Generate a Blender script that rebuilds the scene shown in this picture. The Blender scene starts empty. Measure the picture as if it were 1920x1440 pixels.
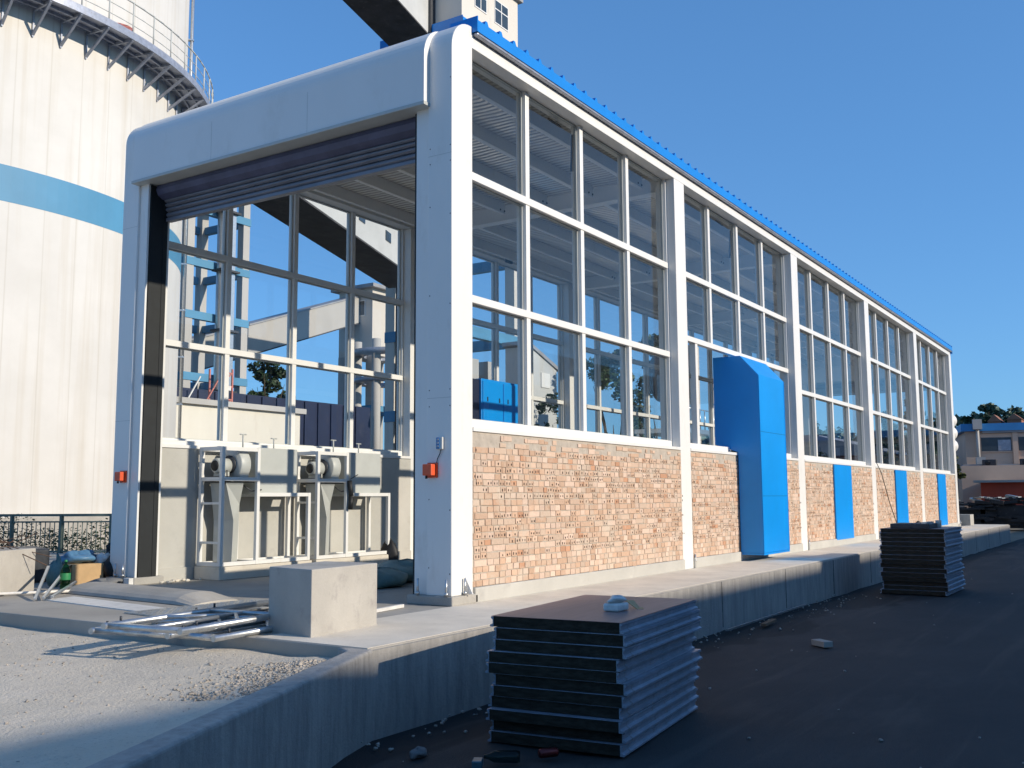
import bpy, math, random
from mathutils import Vector, Matrix
random.seed(11)
sc = bpy.context.scene
COL = sc.collection
R = math.radians
# ------------------------------------------------------------------ camera
yaw, pitch, roll, fpx = 0.574, 0.1134, -0.0057, 1878.73
fw = Vector((math.cos(pitch)*math.cos(yaw), math.cos(pitch)*math.sin(yaw), math.sin(pitch)))
rt = Vector((math.sin(yaw), -math.cos(yaw), 0.0)); up = rt.cross(fw)
r2 = math.cos(roll)*rt + math.sin(roll)*up; u2 = -math.sin(roll)*rt + math.cos(roll)*up
cd = bpy.data.cameras.new('camera'); cam = bpy.data.objects.new('camera', cd); COL.objects.link(cam)
cd.sensor_width = 36.0; cd.lens = 36.0*fpx/1920.0; cd.clip_start = 0.05; cd.clip_end = 6000
m = Matrix((r2, u2, -fw)).transposed().to_4x4(); m.translation = Vector((-7.7448, -5.7001, 1.0101))
cam.matrix_world = m
sc.camera = cam
# ------------------------------------------------------------------ world, sun, exposure
SUN = Vector((0.15, -1.0, 0.415)).normalized()
elev = math.asin(SUN.z); azi = math.atan2(SUN.x, SUN.y)
w = bpy.data.worlds.new("World"); sc.world = w; w.use_nodes = True
nt = w.node_tree; nt.nodes.clear()
so = nt.nodes.new('ShaderNodeOutputWorld'); bg = nt.nodes.new('ShaderNodeBackground'); sky = nt.nodes.new('ShaderNodeTexSky')
sky.sky_type = 'NISHITA'; sky.sun_disc = False; sky.sun_elevation = elev; sky.sun_rotation = azi
sky.air_density = 1.0; sky.dust_density = 0.5; sky.ozone_density = 1.2; sky.altitude = 300
bg.inputs['Strength'].default_value = 0.15
hs = nt.nodes.new('ShaderNodeMix'); hs.data_type = 'RGBA'; hs.blend_type = 'MULTIPLY'; hs.inputs[0].default_value = 1.0; hs.inputs[7].default_value = (0.54, 1.11, 1.85, 1)
gm = nt.nodes.new('ShaderNodeGamma'); gm.inputs['Gamma'].default_value = 0.6; nt.links.new(sky.outputs[0], gm.inputs['Color']); nt.links.new(gm.outputs[0], hs.inputs[6]); nt.links.new(hs.outputs[2], bg.inputs['Color']); nt.links.new(bg.outputs[0], so.inputs['Surface'])
sd = bpy.data.lights.new('sun', 'SUN'); sd.energy = 4.2; sd.angle = R(0.5); sd.color = (1.0, 0.88, 0.72)
sun = bpy.data.objects.new('sun', sd); COL.objects.link(sun); sun.location = (0, -30, 30)
sun.rotation_euler = SUN.to_track_quat('Z', 'Y').to_euler()
sc.view_settings.view_transform = 'Standard'; sc.view_settings.look = 'None'
sc.view_settings.exposure = 0.22; sc.view_settings.gamma = 1.0; sc.view_settings.use_curve_mapping = False
sc.render.engine = 'CYCLES'
sc.cycles.max_bounces = 10; sc.cycles.transparent_max_bounces = 24; sc.cycles.glossy_bounces = 4; sc.cycles.diffuse_bounces = 6

# ------------------------------------------------------------------ materials
def lin(c):
    return tuple(c) + (1.0,) if len(c) == 3 else c
class NT:
    def __init__(s, name):
        s.m = bpy.data.materials.new(name); s.m.use_nodes = True; s.t = s.m.node_tree
        s.b = s.t.nodes['Principled BSDF']
    def n(s, kind, **kw):
        nd = s.t.nodes.new('ShaderNode'+kind)
        for k, v in kw.items():
            if k in nd.inputs.keys() if isinstance(k, str) else False: nd.inputs[k].default_value = v
            else: setattr(nd, k, v)
        return nd
    def l(s, a, b): s.t.links.new(a, b)
    def coord(s, scale=(1, 1, 1), out='Object'):
        tc = s.n('TexCoord'); mp = s.n('Mapping'); mp.inputs['Scale'].default_value = scale
        s.l(tc.outputs[out], mp.inputs['Vector']); return mp.outputs[0]
    def noise(s, vec, scale, detail=5, rough=0.6):
        nz = s.n('TexNoise'); nz.inputs['Scale'].default_value = scale; nz.inputs['Detail'].default_value = detail
        nz.inputs['Roughness'].default_value = rough
        if vec is not None: s.l(vec, nz.inputs['Vector'])
        return nz.outputs['Fac']
    def ramp(s, fac, stops):
        r = s.n('ValToRGB'); e = r.color_ramp.elements
        while len(e) < len(stops): e.new(0.5)
        for i, (p, c) in enumerate(stops): e[i].position = p; e[i].color = lin(c)
        s.l(fac, r.inputs['Fac']); return r.outputs['Color']
    def mix(s, fac, a, b, mode='MIX'):
        x = s.n('Mix'); x.data_type = 'RGBA'; x.blend_type = mode
        for i, v in ((0, fac), (6, a), (7, b)):
            if hasattr(v, 'is_linked'): s.l(v, x.inputs[i])
            else: x.inputs[i].default_value = lin(v) if i else v
        return x.outputs[2]
    def bump(s, h, strength=0.3, dist=0.01):
        bp = s.n('Bump'); bp.inputs['Strength'].default_value = strength; bp.inputs['Distance'].default_value = dist
        s.l(h, bp.inputs['Height']); s.l(bp.outputs[0], s.b.inputs['Normal'])
def g3(v): return (v, v, v)
M = {}
def surf(name, col, rough=0.6, metal=0.0, var=0.15, scale=4.0, dark=None, bump=0.0, bscale=60, spec=0.5, stretch=(1, 1, 1), fine=0.0):
    t = NT(name); b = t.b
    vec = t.coord(stretch)
    f = t.noise(vec, scale)
    lo = tuple(c*(1-var) for c in col); hi = tuple(min(1, c*(1+var*0.5)) for c in col)
    c = t.ramp(f, [(0.3, lo), (0.7, hi)])
    if dark is not None:
        f2 = t.noise(vec, scale*2.3, 8, 0.7)
        mk = t.ramp(f2, [(0.56, g3(0)), (0.72, g3(1))]); c = t.mix(mk, c, dark)
    if fine:
        f3 = t.noise(t.coord(), 180, 3, 0.8)
        mk = t.ramp(f3, [(0.35, g3(1-fine)), (0.65, g3(1))]); c = t.mix(1.0, c, mk, 'MULTIPLY')
    t.l(c, b.inputs['Base Color'])
    b.inputs['Roughness'].default_value = rough; b.inputs['Metallic'].default_value = metal
    b.inputs['Specular IOR Level'].default_value = spec
    if bump: t.bump(t.noise(t.coord(), bscale, 6, 0.7), bump, 0.01)
    M[name] = t.m; return t
surf('white_paint', (0.76, 0.755, 0.73), 0.38, 0, 0.04, 1.6, (0.68, 0.66, 0.62), stretch=(1, 1, 0.35))
surf('white_frame', (0.76, 0.755, 0.73), 0.35, 0, 0.04, 3)
surf('white_panel', (0.76, 0.755, 0.735), 0.32, 0, 0.04, 0.8, (0.69, 0.68, 0.65), stretch=(1, 1, 0.5))
surf('concrete', (0.44, 0.42, 0.38), 0.9, 0, 0.22, 1.6, (0.33, 0.31, 0.28), 0.35, 40, 0.3, fine=0.2)
surf('concrete_light', (0.72, 0.66, 0.56), 0.9, 0, 0.15, 2.0, (0.58, 0.53, 0.44), 0.3, 50, 0.3, fine=0.12)
surf('concrete_dark', (0.20, 0.20, 0.20), 0.9, 0, 0.25, 1.5, (0.13, 0.13, 0.13), 0.3, 50, 0.3)
surf('plaster', (0.50, 0.49, 0.45), 0.9, 0, 0.12, 1.5, (0.42, 0.41, 0.38), 0.15, 60, 0.3, fine=0.08)
surf('mortar', (0.47, 0.42, 0.36), 0.95, 0, 0.2, 8, (0.30, 0.27, 0.23), 0.5, 90, 0.2)
surf('steel_galv', (0.55, 0.57, 0.58), 0.35, 0.85, 0.2, 14, (0.35, 0.35, 0.34))
surf('steel_dark', (0.055, 0.06, 0.07), 0.5, 0.3, 0.3, 10)
surf('steel_blue', (0.34, 0.37, 0.44), 0.42, 0.3, 0.25, 6, (0.22, 0.20, 0.19))
surf('black', (0.012, 0.013, 0.015), 0.6, 0, 0.3, 8)
surf('rubber', (0.011, 0.014, 0.016), 0.7, 0, 0.3, 6)
surf('grey_machine', (0.48, 0.50, 0.48), 0.45, 0, 0.08, 3)
surf('door_fabric', (0.085, 0.095, 0.17), 0.5, 0, 0.3, 2.5, stretch=(1, 1, 1), bump=0.5, bscale=3)
surf('door_slat', (0.20, 0.21, 0.25), 0.4, 0.2, 0.2, 3)
surf('roof_blue', (0.006, 0.22, 0.68), 0.35, 0, 0.1, 2)
surf('blue_paint', (0.0, 0.28, 0.78), 0.36, 0, 0.10, 0.9)
surf('pale_blue', (0.075, 0.25, 0.41), 0.6, 0, 0.15, 0.4)
surf('navy', (0.012, 0.020, 0.055), 0.45, 0, 0.3, 0.8, (0.03, 0.035, 0.06))
surf('orange', (0.72, 0.10, 0.03), 0.4, 0, 0.1, 10)
surf('wood', (0.20, 0.12, 0.07), 0.8, 0, 0.3, 9, stretch=(1, 8, 1))
surf('rockwool', (0.055, 0.045, 0.034), 0.95, 0, 0.5, 9, (0.02, 0.017, 0.014), 0.8, 120, 0.1, stretch=(1, 1, 5))
surf('sheet_top', (0.26, 0.17, 0.16), 0.45, 0.1, 0.2, 3, (0.16, 0.12, 0.12), stretch=(0.5, 7, 1))
surf('cream_wall', (0.66, 0.63, 0.55), 0.85, 0, 0.10, 0.35, (0.55, 0.50, 0.42), stretch=(1, 1, 0.4))
surf('tower_white', (0.62, 0.58, 0.52), 0.85, 0, 0.12, 0.2, (0.5, 0.46, 0.40), stretch=(1, 1, 0.3))
surf('tower_grey', (0.44, 0.43, 0.41), 0.85, 0, 0.15, 0.25, stretch=(1, 1, 0.4))
surf('gallery_white', (0.52, 0.53, 0.52), 0.7, 0, 0.12, 0.4)
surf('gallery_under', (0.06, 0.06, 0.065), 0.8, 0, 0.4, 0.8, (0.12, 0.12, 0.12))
surf('pane_dark', (0.05, 0.07, 0.09), 0.12, 0, 0.4, 0.5)
surf('beige', (0.56, 0.42, 0.33), 0.85, 0, 0.12, 0.5, fine=0.05)
surf('red_brick_far', (0.33, 0.15, 0.10), 0.9, 0, 0.2, 0.5)
surf('red_shed', (0.55, 0.07, 0.03), 0.6, 0, 0.15, 1)
surf('far_roof_blue', (0.03, 0.21, 0.50), 0.5, 0, 0.15, 1)
surf('grey_roof', (0.30, 0.31, 0.33), 0.6, 0, 0.2, 1)
surf('cardboard', (0.55, 0.36, 0.18), 0.8, 0, 0.15, 6)
surf('bag_blue', (0.10, 0.23, 0.38), 0.4, 0, 0.3, 7, bump=0.6, bscale=14)
surf('bag_teal', (0.13, 0.24, 0.24), 0.55, 0, 0.3, 5, (0.3, 0.33, 0.3), 0.6, 12)
surf('bag_white', (0.68, 0.67, 0.64), 0.5, 0, 0.2, 9, bump=0.5, bscale=20)
surf('twig', (0.09, 0.055, 0.04), 0.9, 0, 0.4, 9)
surf('bark', (0.10, 0.075, 0.05), 0.95, 0, 0.4, 5)
surf('label_green', (0.02, 0.20, 0.07), 0.5, 0, 0.1, 10)
surf('can_red', (0.16, 0.03, 0.03), 0.3, 0.6, 0.3, 30)
surf('can_blue', (0.07, 0.16, 0.20), 0.35, 0.3, 0.3, 30)
surf('hill_earth', (0.055, 0.075, 0.035), 0.95, 0, 0.4, 0.02)
surf('yellow_print', (0.75, 0.55, 0.05), 0.6, 0, 0.1, 8)
surf('scrap', (0.028, 0.028, 0.032), 0.6, 0.3, 0.6, 2, (0.10, 0.09, 0.09))
surf('floor', (0.40, 0.375, 0.33), 0.8, 0, 0.2, 0.9, (0.23, 0.22, 0.22), 0.25, 30, 0.4, fine=0.15)
for nm, c in (('leaf_mid', (0.045, 0.085, 0.022)), ('leaf_dark', (0.022, 0.045, 0.016)), ('leaf_olive', (0.085, 0.10, 0.035)), ('leaf_far', (0.10, 0.155, 0.11)), ('leaf_haze', (0.055, 0.095, 0.065)), ('leaf_yellow', (0.11, 0.14, 0.04))):  # hill greens (far, haze): pale of distance haze mixed into the colour
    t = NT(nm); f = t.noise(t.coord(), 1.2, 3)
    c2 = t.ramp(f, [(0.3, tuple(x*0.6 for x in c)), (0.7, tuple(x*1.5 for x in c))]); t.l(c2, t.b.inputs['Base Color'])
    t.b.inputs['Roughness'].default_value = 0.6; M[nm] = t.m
# gravel yard: pale crushed stone dust
t = NT('gravel'); v = t.coord()
a = t.noise(v, 0.55, 6, 0.6); b_ = t.noise(v, 45, 4, 0.75); c_ = t.noise(v, 6, 6, 0.7); tr = t.noise(t.coord((0.25, 1.6, 1)), 2.2, 4)
c = t.ramp(a, [(0.3, (0.60, 0.54, 0.44)), (0.7, (0.72, 0.65, 0.54))])
c = t.mix(t.ramp(c_, [(0.5, g3(0)), (0.75, g3(0.7))]), c, (0.54, 0.485, 0.41))
c = t.mix(t.ramp(tr, [(0.55, g3(0)), (0.7, g3(0.5))]), c, (0.76, 0.69, 0.59))
c = t.mix(t.ramp(b_, [(0.30, g3(0.7)), (0.42, g3(0))]), c, (0.30, 0.27, 0.24))
t.l(c, t.b.inputs['Base Color']); t.b.inputs['Roughness'].default_value = 0.95; t.b.inputs['Specular IOR Level'].default_value = 0.2
ad = t.n('Math', operation='ADD'); t.l(b_, ad.inputs[0]); t.l(c_, ad.inputs[1]); t.bump(ad.outputs[0], 0.8, 0.025); M['gravel'] = t.m
# asphalt
t = NT('asphalt'); v = t.coord(); a = t.noise(v, 0.7, 5); b_ = t.noise(v, 70, 4, 0.8); d_ = t.noise(t.coord((0.35, 1, 1)), 1.3, 6, 0.65)
c = t.ramp(a, [(0.3, (0.022, 0.021, 0.022)), (0.7, (0.036, 0.034, 0.034))])
c = t.mix(t.ramp(d_, [(0.52, g3(0)), (0.66, g3(0.8))]), c, (0.052, 0.046, 0.042))
c = t.mix(t.ramp(b_, [(0.6, g3(0)), (0.72, g3(0.7))]), c, (0.08, 0.075, 0.07))
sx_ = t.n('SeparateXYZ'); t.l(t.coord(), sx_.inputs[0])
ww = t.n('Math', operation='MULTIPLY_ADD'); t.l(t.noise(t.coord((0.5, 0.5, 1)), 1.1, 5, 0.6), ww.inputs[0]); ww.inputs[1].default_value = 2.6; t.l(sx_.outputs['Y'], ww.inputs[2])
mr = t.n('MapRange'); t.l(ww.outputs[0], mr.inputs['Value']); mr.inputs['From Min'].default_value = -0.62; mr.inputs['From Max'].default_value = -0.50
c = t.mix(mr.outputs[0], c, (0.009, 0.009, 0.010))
tk_ = t.noise(t.coord((0.12, 2.4, 1)), 1.6, 4, 0.6); c = t.mix(t.ramp(tk_, [(0.56, g3(0)), (0.66, g3(0.45))]), c, (0.068, 0.06, 0.053))
t.l(c, t.b.inputs['Base Color']); t.b.inputs['Roughness'].default_value = 0.85; t.bump(b_, 0.6, 0.01); M['asphalt'] = t.m
# earth ground
surf('earth', (0.20, 0.18, 0.14), 0.95, 0, 0.3, 0.15, (0.12, 0.12, 0.07), 0.3, 20, 0.2)
# retaining wall: cast concrete with runs and board marks
t = NT('kerb_concrete'); v = t.coord(); s1 = t.noise(t.coord((3.5, 3.5, 0.5)), 3.0, 6, 0.7); s2 = t.noise(v, 1.2, 5)
c = t.ramp(s1, [(0.35, (0.27, 0.26, 0.24)), (0.6, (0.40, 0.38, 0.35)), (0.8, (0.50, 0.48, 0.44))])
c = t.mix(t.ramp(s2, [(0.5, g3(0)), (0.7, g3(0.6))]), c, (0.30, 0.28, 0.27))
t.l(c, t.b.inputs['Base Color']); t.b.inputs['Roughness'].default_value = 0.9; t.bump(t.noise(v, 30, 6, 0.7), 0.4, 0.02); M['kerb_concrete'] = t.m
# brick: own colour of every brick in a colour attribute
t = NT('brick'); at = t.n('VertexColor', layer_name='brickcol'); n1 = t.noise(t.coord(), 38, 5, 0.7); n2 = t.noise(t.coord(), 2.6, 6, 0.65)
c = t.mix(1.0, at.outputs['Color'], t.ramp(n1, [(0.3, g3(0.80)), (0.7, g3(1.0))]), 'MULTIPLY')
c = t.mix(t.ramp(n2, [(0.52, g3(0)), (0.68, g3(0.75))]), c, (0.56, 0.48, 0.39))
t.l(c, t.b.inputs['Base Color']); t.b.inputs['Roughness'].default_value = 0.92; t.bump(n1, 0.4, 0.006); M['brick'] = t.m
surf('brick_hole', (0.05, 0.035, 0.028), 0.95, 0, 0.3, 20)
# silo concrete: slip-form strips, stains, streaks
t = NT('silo_concrete')
tc = t.n('TexCoord'); sp = t.n('SeparateXYZ'); t.l(tc.outputs['Object'], sp.inputs[0])
an = t.n('Math', operation='ARCTAN2'); t.l(sp.outputs['Y'], an.inputs[0]); t.l(sp.outputs['X'], an.inputs[1])
cb = t.n('CombineXYZ'); ml = t.n('Math', operation='MULTIPLY'); ml.inputs[1].default_value = 10.1; t.l(an.outputs[0], ml.inputs[0])
t.l(ml.outputs[0], cb.inputs['X']); t.l(sp.outputs['Z'], cb.inputs['Y'])
def mapped(scale):
    mp = t.n('Mapping'); mp.inputs['Scale'].default_value = scale; t.l(cb.outputs[0], mp.inputs['Vector']); return mp.outputs[0]
st = t.noise(mapped((1.6, 0.05, 1)), 1.6, 5, 0.6); cl = t.noise(mapped((0.3, 0.3, 1)), 1.0, 6, 0.65); cr = t.noise(mapped((1, 1, 1)), 1.1, 8, 0.75)
c = t.ramp(cl, [(0.3, (0.53, 0.515, 0.48)), (0.7, (0.62, 0.605, 0.57))])
c = t.mix(t.ramp(st, [(0.50, g3(0)), (0.75, g3(0.8))]), c, (0.49, 0.45, 0.38))
c = t.mix(t.ramp(cr, [(0.60, g3(0)), (0.75, g3(0.35))]), c, (0.55, 0.52, 0.44))
bw = t.n('Math', operation='PINGPONG'); bw.inputs[1].default_value = 0.53; t.l(ml.outputs[0], bw.inputs[0])
ln = t.ramp(bw.outputs[0], [(0.0, g3(1)), (0.03, g3(0))]); c = t.mix(t.mix(1.0, ln, g3(0.45), 'MULTIPLY'), c, (0.40, 0.37, 0.31))
t.l(c, t.b.inputs['Base Color']); t.b.inputs['Roughness'].default_value = 0.85; M['silo_concrete'] = t.m
# block: cast concrete with pores
surf('cast_block', (0.45, 0.43, 0.39), 0.9, 0, 0.15, 2.5, (0.34, 0.32, 0.30), 0.3, 30, 0.3, stretch=(1, 1, 0.7), fine=0.15)
# ceiling sheet: glossy white coated metal, slightly rippled
t = NT('ceiling_sheet'); t.b.inputs['Base Color'].default_value = (0.84, 0.80, 0.74, 1); t.b.inputs['Roughness'].default_value = 0.20
t.b.inputs['Metallic'].default_value = 0.35
wv = t.n('TexWave'); wv.wave_type = 'BANDS'; wv.bands_direction = 'X'; wv.inputs['Scale'].default_value = 3.2; wv.inputs['Distortion'].default_value = 2.5; wv.inputs['Detail'].default_value = 2; wv.inputs['Detail Scale'].default_value = 0.8
t.l(t.coord((1, 1, 1)), wv.inputs['Vector']); am = t.n('Math', operation='MULTIPLY'); t.l(wv.outputs['Fac'], am.inputs[0]); t.l(t.noise(t.coord(), 0.9, 3, 0.6), am.inputs[1]); t.bump(am.outputs[0], 0.9, 0.035); M['ceiling_sheet'] = t.m
# window glass
def glassmat(name, tint, ior=1.5):
    mm = bpy.data.materials.new(name); mm.use_nodes = True; tt = mm.node_tree; tt.nodes.clear()
    o = tt.nodes.new('ShaderNodeOutputMaterial'); mx = tt.nodes.new('ShaderNodeMixShader'); tr = tt.nodes.new('ShaderNodeBsdfTransparent')
    gl = tt.nodes.new('ShaderNodeBsdfGlossy'); lw = tt.nodes.new('ShaderNodeLayerWeight'); lw.inputs['Blend'].default_value = 0.5
    pw = tt.nodes.new('ShaderNodeMath'); pw.operation = 'POWER'; pw.inputs[1].default_value = 5.0; tt.links.new(lw.outputs['Facing'], pw.inputs[0])
    fr = tt.nodes.new('ShaderNodeMapRange'); fr.inputs['To Min'].default_value = 0.022; fr.inputs['To Max'].default_value = 0.9; tt.links.new(pw.outputs[0], fr.inputs['Value'])
    nz = tt.nodes.new('ShaderNodeTexNoise'); nz.inputs['Scale'].default_value = 0.8; bp = tt.nodes.new('ShaderNodeBump'); bp.inputs['Strength'].default_value = 0.03
    bp.inputs['Distance'].default_value = 0.1
    tt.links.new(nz.outputs['Fac'], bp.inputs['Height']); tt.links.new(bp.outputs[0], gl.inputs['Normal'])
    tr.inputs['Color'].default_value = lin(tint); gl.inputs['Roughness'].default_value = 0.01; gl.inputs['Color'].default_value = (0.85, 0.85, 0.85, 1)
    tt.links.new(fr.outputs[0], mx.inputs[0]); tt.links.new(tr.outputs[0], mx.inputs[1]); tt.links.new(gl.outputs[0], mx.inputs[2])
    tt.links.new(mx.outputs[0], o.inputs['Surface']); M[name] = mm
glassmat('glass', (0.955, 0.965, 0.965)); glassmat('bottle_green', (0.25, 0.62, 0.35)); glassmat('bottle_teal', (0.30, 0.45, 0.45))

# ------------------------------------------------------------------ mesh builder
class MB:
    def __init__(s): s.v = []; s.f = []; s.mi = []; s.sm = []
    def add(s, vs, fs, mi=0, smooth=False):
        o = len(s.v); s.v += [tuple(v) for v in vs]
        for f in fs: s.f.append(tuple(i+o for i in f)); s.mi.append(mi); s.sm.append(smooth)
        return s
    def box(s, x0, x1, y0, y1, z0, z1, mi=0):
        if x0 > x1: x0, x1 = x1, x0
        if y0 > y1: y0, y1 = y1, y0
        if z0 > z1: z0, z1 = z1, z0
        vs = [(x0, y0, z0), (x1, y0, z0), (x1, y1, z0), (x0, y1, z0), (x0, y0, z1), (x1, y0, z1), (x1, y1, z1), (x0, y1, z1)]
        return s.add(vs, [(0, 3, 2, 1), (4, 5, 6, 7), (0, 1, 5, 4), (1, 2, 6, 5), (2, 3, 7, 6), (3, 0, 4, 7)], mi)
    def prism(s, pts, z0, z1, mi=0):          # polygon in XY (counter-clockwise) extruded along Z
        n = len(pts); vs = [(p[0], p[1], z0) for p in pts] + [(p[0], p[1], z1) for p in pts]
        fs = [tuple(range(n-1, -1, -1)), tuple(range(n, 2*n))] + [(i, (i+1) % n, (i+1) % n+n, i+n) for i in range(n)]
        return s.add(vs, fs, mi)
    def ext(s, prof, axis, a0, a1, mi=0, smooth=False):      # profile extruded along an axis: 'y': prof (x,z); 'x': prof (y,z)
        n = len(prof)
        def P(p, a): return (p[0], a, p[1]) if axis == 'y' else (a, p[0], p[1])
        vs = [P(p, a0) for p in prof] + [P(p, a1) for p in prof]
        s.add(vs, [tuple(range(n)), tuple(range(2*n-1, n-1, -1))], mi)
        o = len(s.v)-2*n
        for i in range(n):
            j = (i+1) % n; s.f.append((o+i, o+i+n, o+j+n, o+j)); s.mi.append(mi); s.sm.append(smooth)
        return s
    def tube(s, p0, p1, r, n=10, r1=None, mi=0, cap=True):
        p0 = Vector(p0); p1 = Vector(p1); d = (p1-p0)
        if d.length < 1e-6: return s
        d.normalize(); a = Vector((0, 0, 1)) if abs(d.z) < 0.9 else Vector((1, 0, 0))
        e = d.cross(a).normalized(); g = d.cross(e); r1 = r if r1 is None else r1
        vs = [p0+(e*math.cos(2*math.pi*i/n)+g*math.sin(2*math.pi*i/n))*r for i in range(n)] + [p1+(e*math.cos(2*math.pi*i/n)+g*math.sin(2*math.pi*i/n))*r1 for i in range(n)]
        s.add(vs, [(i, i+n, (i+1) % n+n, (i+1) % n) for i in range(n)], mi, True)
        if cap:
            o = len(s.v)-2*n
            s.f.append(tuple(o+i for i in range(n))); s.mi.append(mi); s.sm.append(False)
            s.f.append(tuple(o+n+i for i in range(n-1, -1, -1))); s.mi.append(mi); s.sm.append(False)
        return s
    def path(s, pts, r, n=8, mi=0):
        for a, b in zip(pts[:-1], pts[1:]): s.tube(a, b, r, n, mi=mi)
        return s
    def bar(s, p0, p1, wx, wz, mi=0):        # rectangular bar between two points
        p0 = Vector(p0); p1 = Vector(p1); d = (p1-p0).normalized(); a = Vector((0, 0, 1)) if abs(d.z) < 0.95 else Vector((0, 1, 0))
        e = d.cross(a).normalized()*wx/2; g = e.normalized().cross(d)*wz/2
        vs = [p0-e-g, p0+e-g, p0+e+g, p0-e+g, p1-e-g, p1+e-g, p1+e+g, p1-e+g]
        return s.add(vs, [(0, 3, 2, 1), (4, 5, 6, 7), (0, 1, 5, 4), (1, 2, 6, 5), (2, 3, 7, 6), (3, 0, 4, 7)], mi)
    def lathe(s, prof, c, n=24, axis='z', mi=0):    # prof: (radius, height)
        k = len(prof); vs = []
        for (r, h) in prof:
            for i in range(n):
                a = 2*math.pi*i/n; x, y = r*math.cos(a), r*math.sin(a)
                p = (x, y, h) if axis == 'z' else ((h, x, y) if axis == 'x' else (x, h, y))
                vs.append((p[0]+c[0], p[1]+c[1], p[2]+c[2]))
        fs = [(j*n+i, j*n+(i+1) % n, (j+1)*n+(i+1) % n, (j+1)*n+i) for j in range(k-1) for i in range(n)]
        return s.add(vs, fs, mi, True)
    def blob(s, c, rad, seed=0, n=14, k=9, amp=0.2, mi=0, flat=None):
        rnd = random.Random(seed); ph = [(rnd.uniform(0, 6), rnd.uniform(1, 4), rnd.uniform(0, 6), rnd.uniform(1, 4)) for _ in range(5)]
        vs = []
        for j in range(k+1):
            th = math.pi*j/k
            for i in range(n):
                a = 2*math.pi*i/n
                q = 1+amp*sum(math.sin(p[0]+p[1]*a*1.0)*math.sin(p[2]+p[3]*th) for p in ph)/2.2
                z = c[2]+rad[2]*math.cos(th)*q
                if flat is not None and z < flat: z = flat
                vs.append((c[0]+rad[0]*math.sin(th)*math.cos(a)*q, c[1]+rad[1]*math.sin(th)*math.sin(a)*q, z))
        fs = [(j*n+i, (j+1)*n+i, (j+1)*n+(i+1) % n, j*n+(i+1) % n) for j in range(k) for i in range(n)]
        return s.add(vs, fs, mi, True)
    def build(s, name, mats, parent=None, bevel=0.0, segs=2):
        me = bpy.data.meshes.new(name); me.from_pydata(s.v, [], s.f); me.validate(clean_customdata=False)
        if not isinstance(mats, (list, tuple)): mats = [mats]
        for q in mats: me.materials.append(M[q])
        if len(me.polygons) == len(s.mi):
            me.polygons.foreach_set('material_index', s.mi); me.polygons.foreach_set('use_smooth', s.sm)
        me.update()
        o = bpy.data.objects.new(name, me); COL.objects.link(o)
        if parent is not None:
            o.parent = parent; o.matrix_parent_inverse = parent.matrix_basis.inverted()
        if bevel:
            bm_ = o.modifiers.new('bevel', 'BEVEL'); bm_.width = bevel; bm_.segments = segs; bm_.limit_method = 'ANGLE'; bm_.angle_limit = R(40)
        return o
def tag(o, label, cat, group=None, kind=None):
    if label: o['label'] = label
    if cat: o['category'] = cat
    if group: o['group'] = group
    if kind: o['kind'] = kind
    return o
def struct(o): o['kind'] = 'structure'; return o
def thing(name, loc, label, cat, group=None):
    o = bpy.data.objects.new(name, None); COL.objects.link(o); o.location = loc; o.empty_display_size = 0.2
    return tag(o, label, cat, group)
def copy_tree(o, parent=None, off=None):
    c = o.copy(); COL.objects.link(c)
    if parent is not None: c.parent = parent
    if off is not None: c.location = Vector(o.location)+Vector(off)
    for ch in list(o.children): copy_tree(ch, c)
    return c

# ================================================================== SETTING
ZR = -0.55
struct(MB().box(-2500, 2500, -2500, 2500, -1.4, ZR-0.07).build('ground', 'earth'))
rd = MB(); 
nx, ny = 90, 34
vs = []; fs = []
for j in range(ny+1):
    for i in range(nx+1):
        x = -16+i*0.8; y = -1.12-j*0.65; h = 0.012*math.sin(x*1.7+y)*math.sin(y*2.3)+0.008*math.sin(x*4.1-y*3.3)
        vs.append((x, y, ZR+h-(0.0 if j else 0.05)))
for j in range(ny):
    for i in range(nx): fs.append((j*(nx+1)+i, (j+1)*(nx+1)+i, (j+1)*(nx+1)+i+1, j*(nx+1)+i+1))
rd.add(vs, fs, 0, True); rd.box(-60, 120, -60, -23.2, ZR-0.3, ZR-0.006); rd.box(56.01, 120, -23.2, -1.12, ZR-0.3, ZR-0.006)
struct(rd.build('road', 'asphalt'))
# raised slab under the wash bay
sl = MB(); sl.box(-2.45, 31.0, -1.10, 13.0, ZR-0.1, 0.0); struct(sl.build('slab', 'floor', bevel=0.01))
ap = MB(); ap.box(-2.44, 30.99, -1.09, -0.02, 0.0005, 0.004)
struct(ap.build('pavement', ['concrete_light']))
# gravel yard in front, a little lower than the slab; kerb wall along its road side
P0 = Vector((-2.40, -1.10)); dirk = Vector((-0.9229, -0.385)); nrm = Vector((0.385, -0.9229))
gy = MB(); vs = []; fs = []; NX, NY = 110, 90
rg = random.Random(4)
def gz(x, y):
    z = -0.115+0.012*math.sin(1.3*x+0.7*y)*math.sin(0.9*y)+0.006*math.sin(5*x+2*y)*math.sin(4*y-x)
    d = (Vector((x, y))-P0).dot(-nrm)          # distance from the wall
    z += 0.05*math.exp(-((d-0.35)/0.28)**2)*math.exp(-((x+2.9)/0.7)**2)
    z += 0.045*math.exp(-((y-0.1)/0.5)**2-((x+2.75)/0.35)**2)
    return z+rg.uniform(-1, 1)*0.0035
for j in range(NY+1):
    for i in range(NX+1):
        u = i/NX; x = -2.452-(u**1.5)*22; t_ = j/NY; ylo = P0.y+(x-P0.x)/dirk.x*dirk.y+0.06
        y = ylo+(t_**1.6)*(14-ylo); vs.append((x, y, gz(x, y)))
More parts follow.
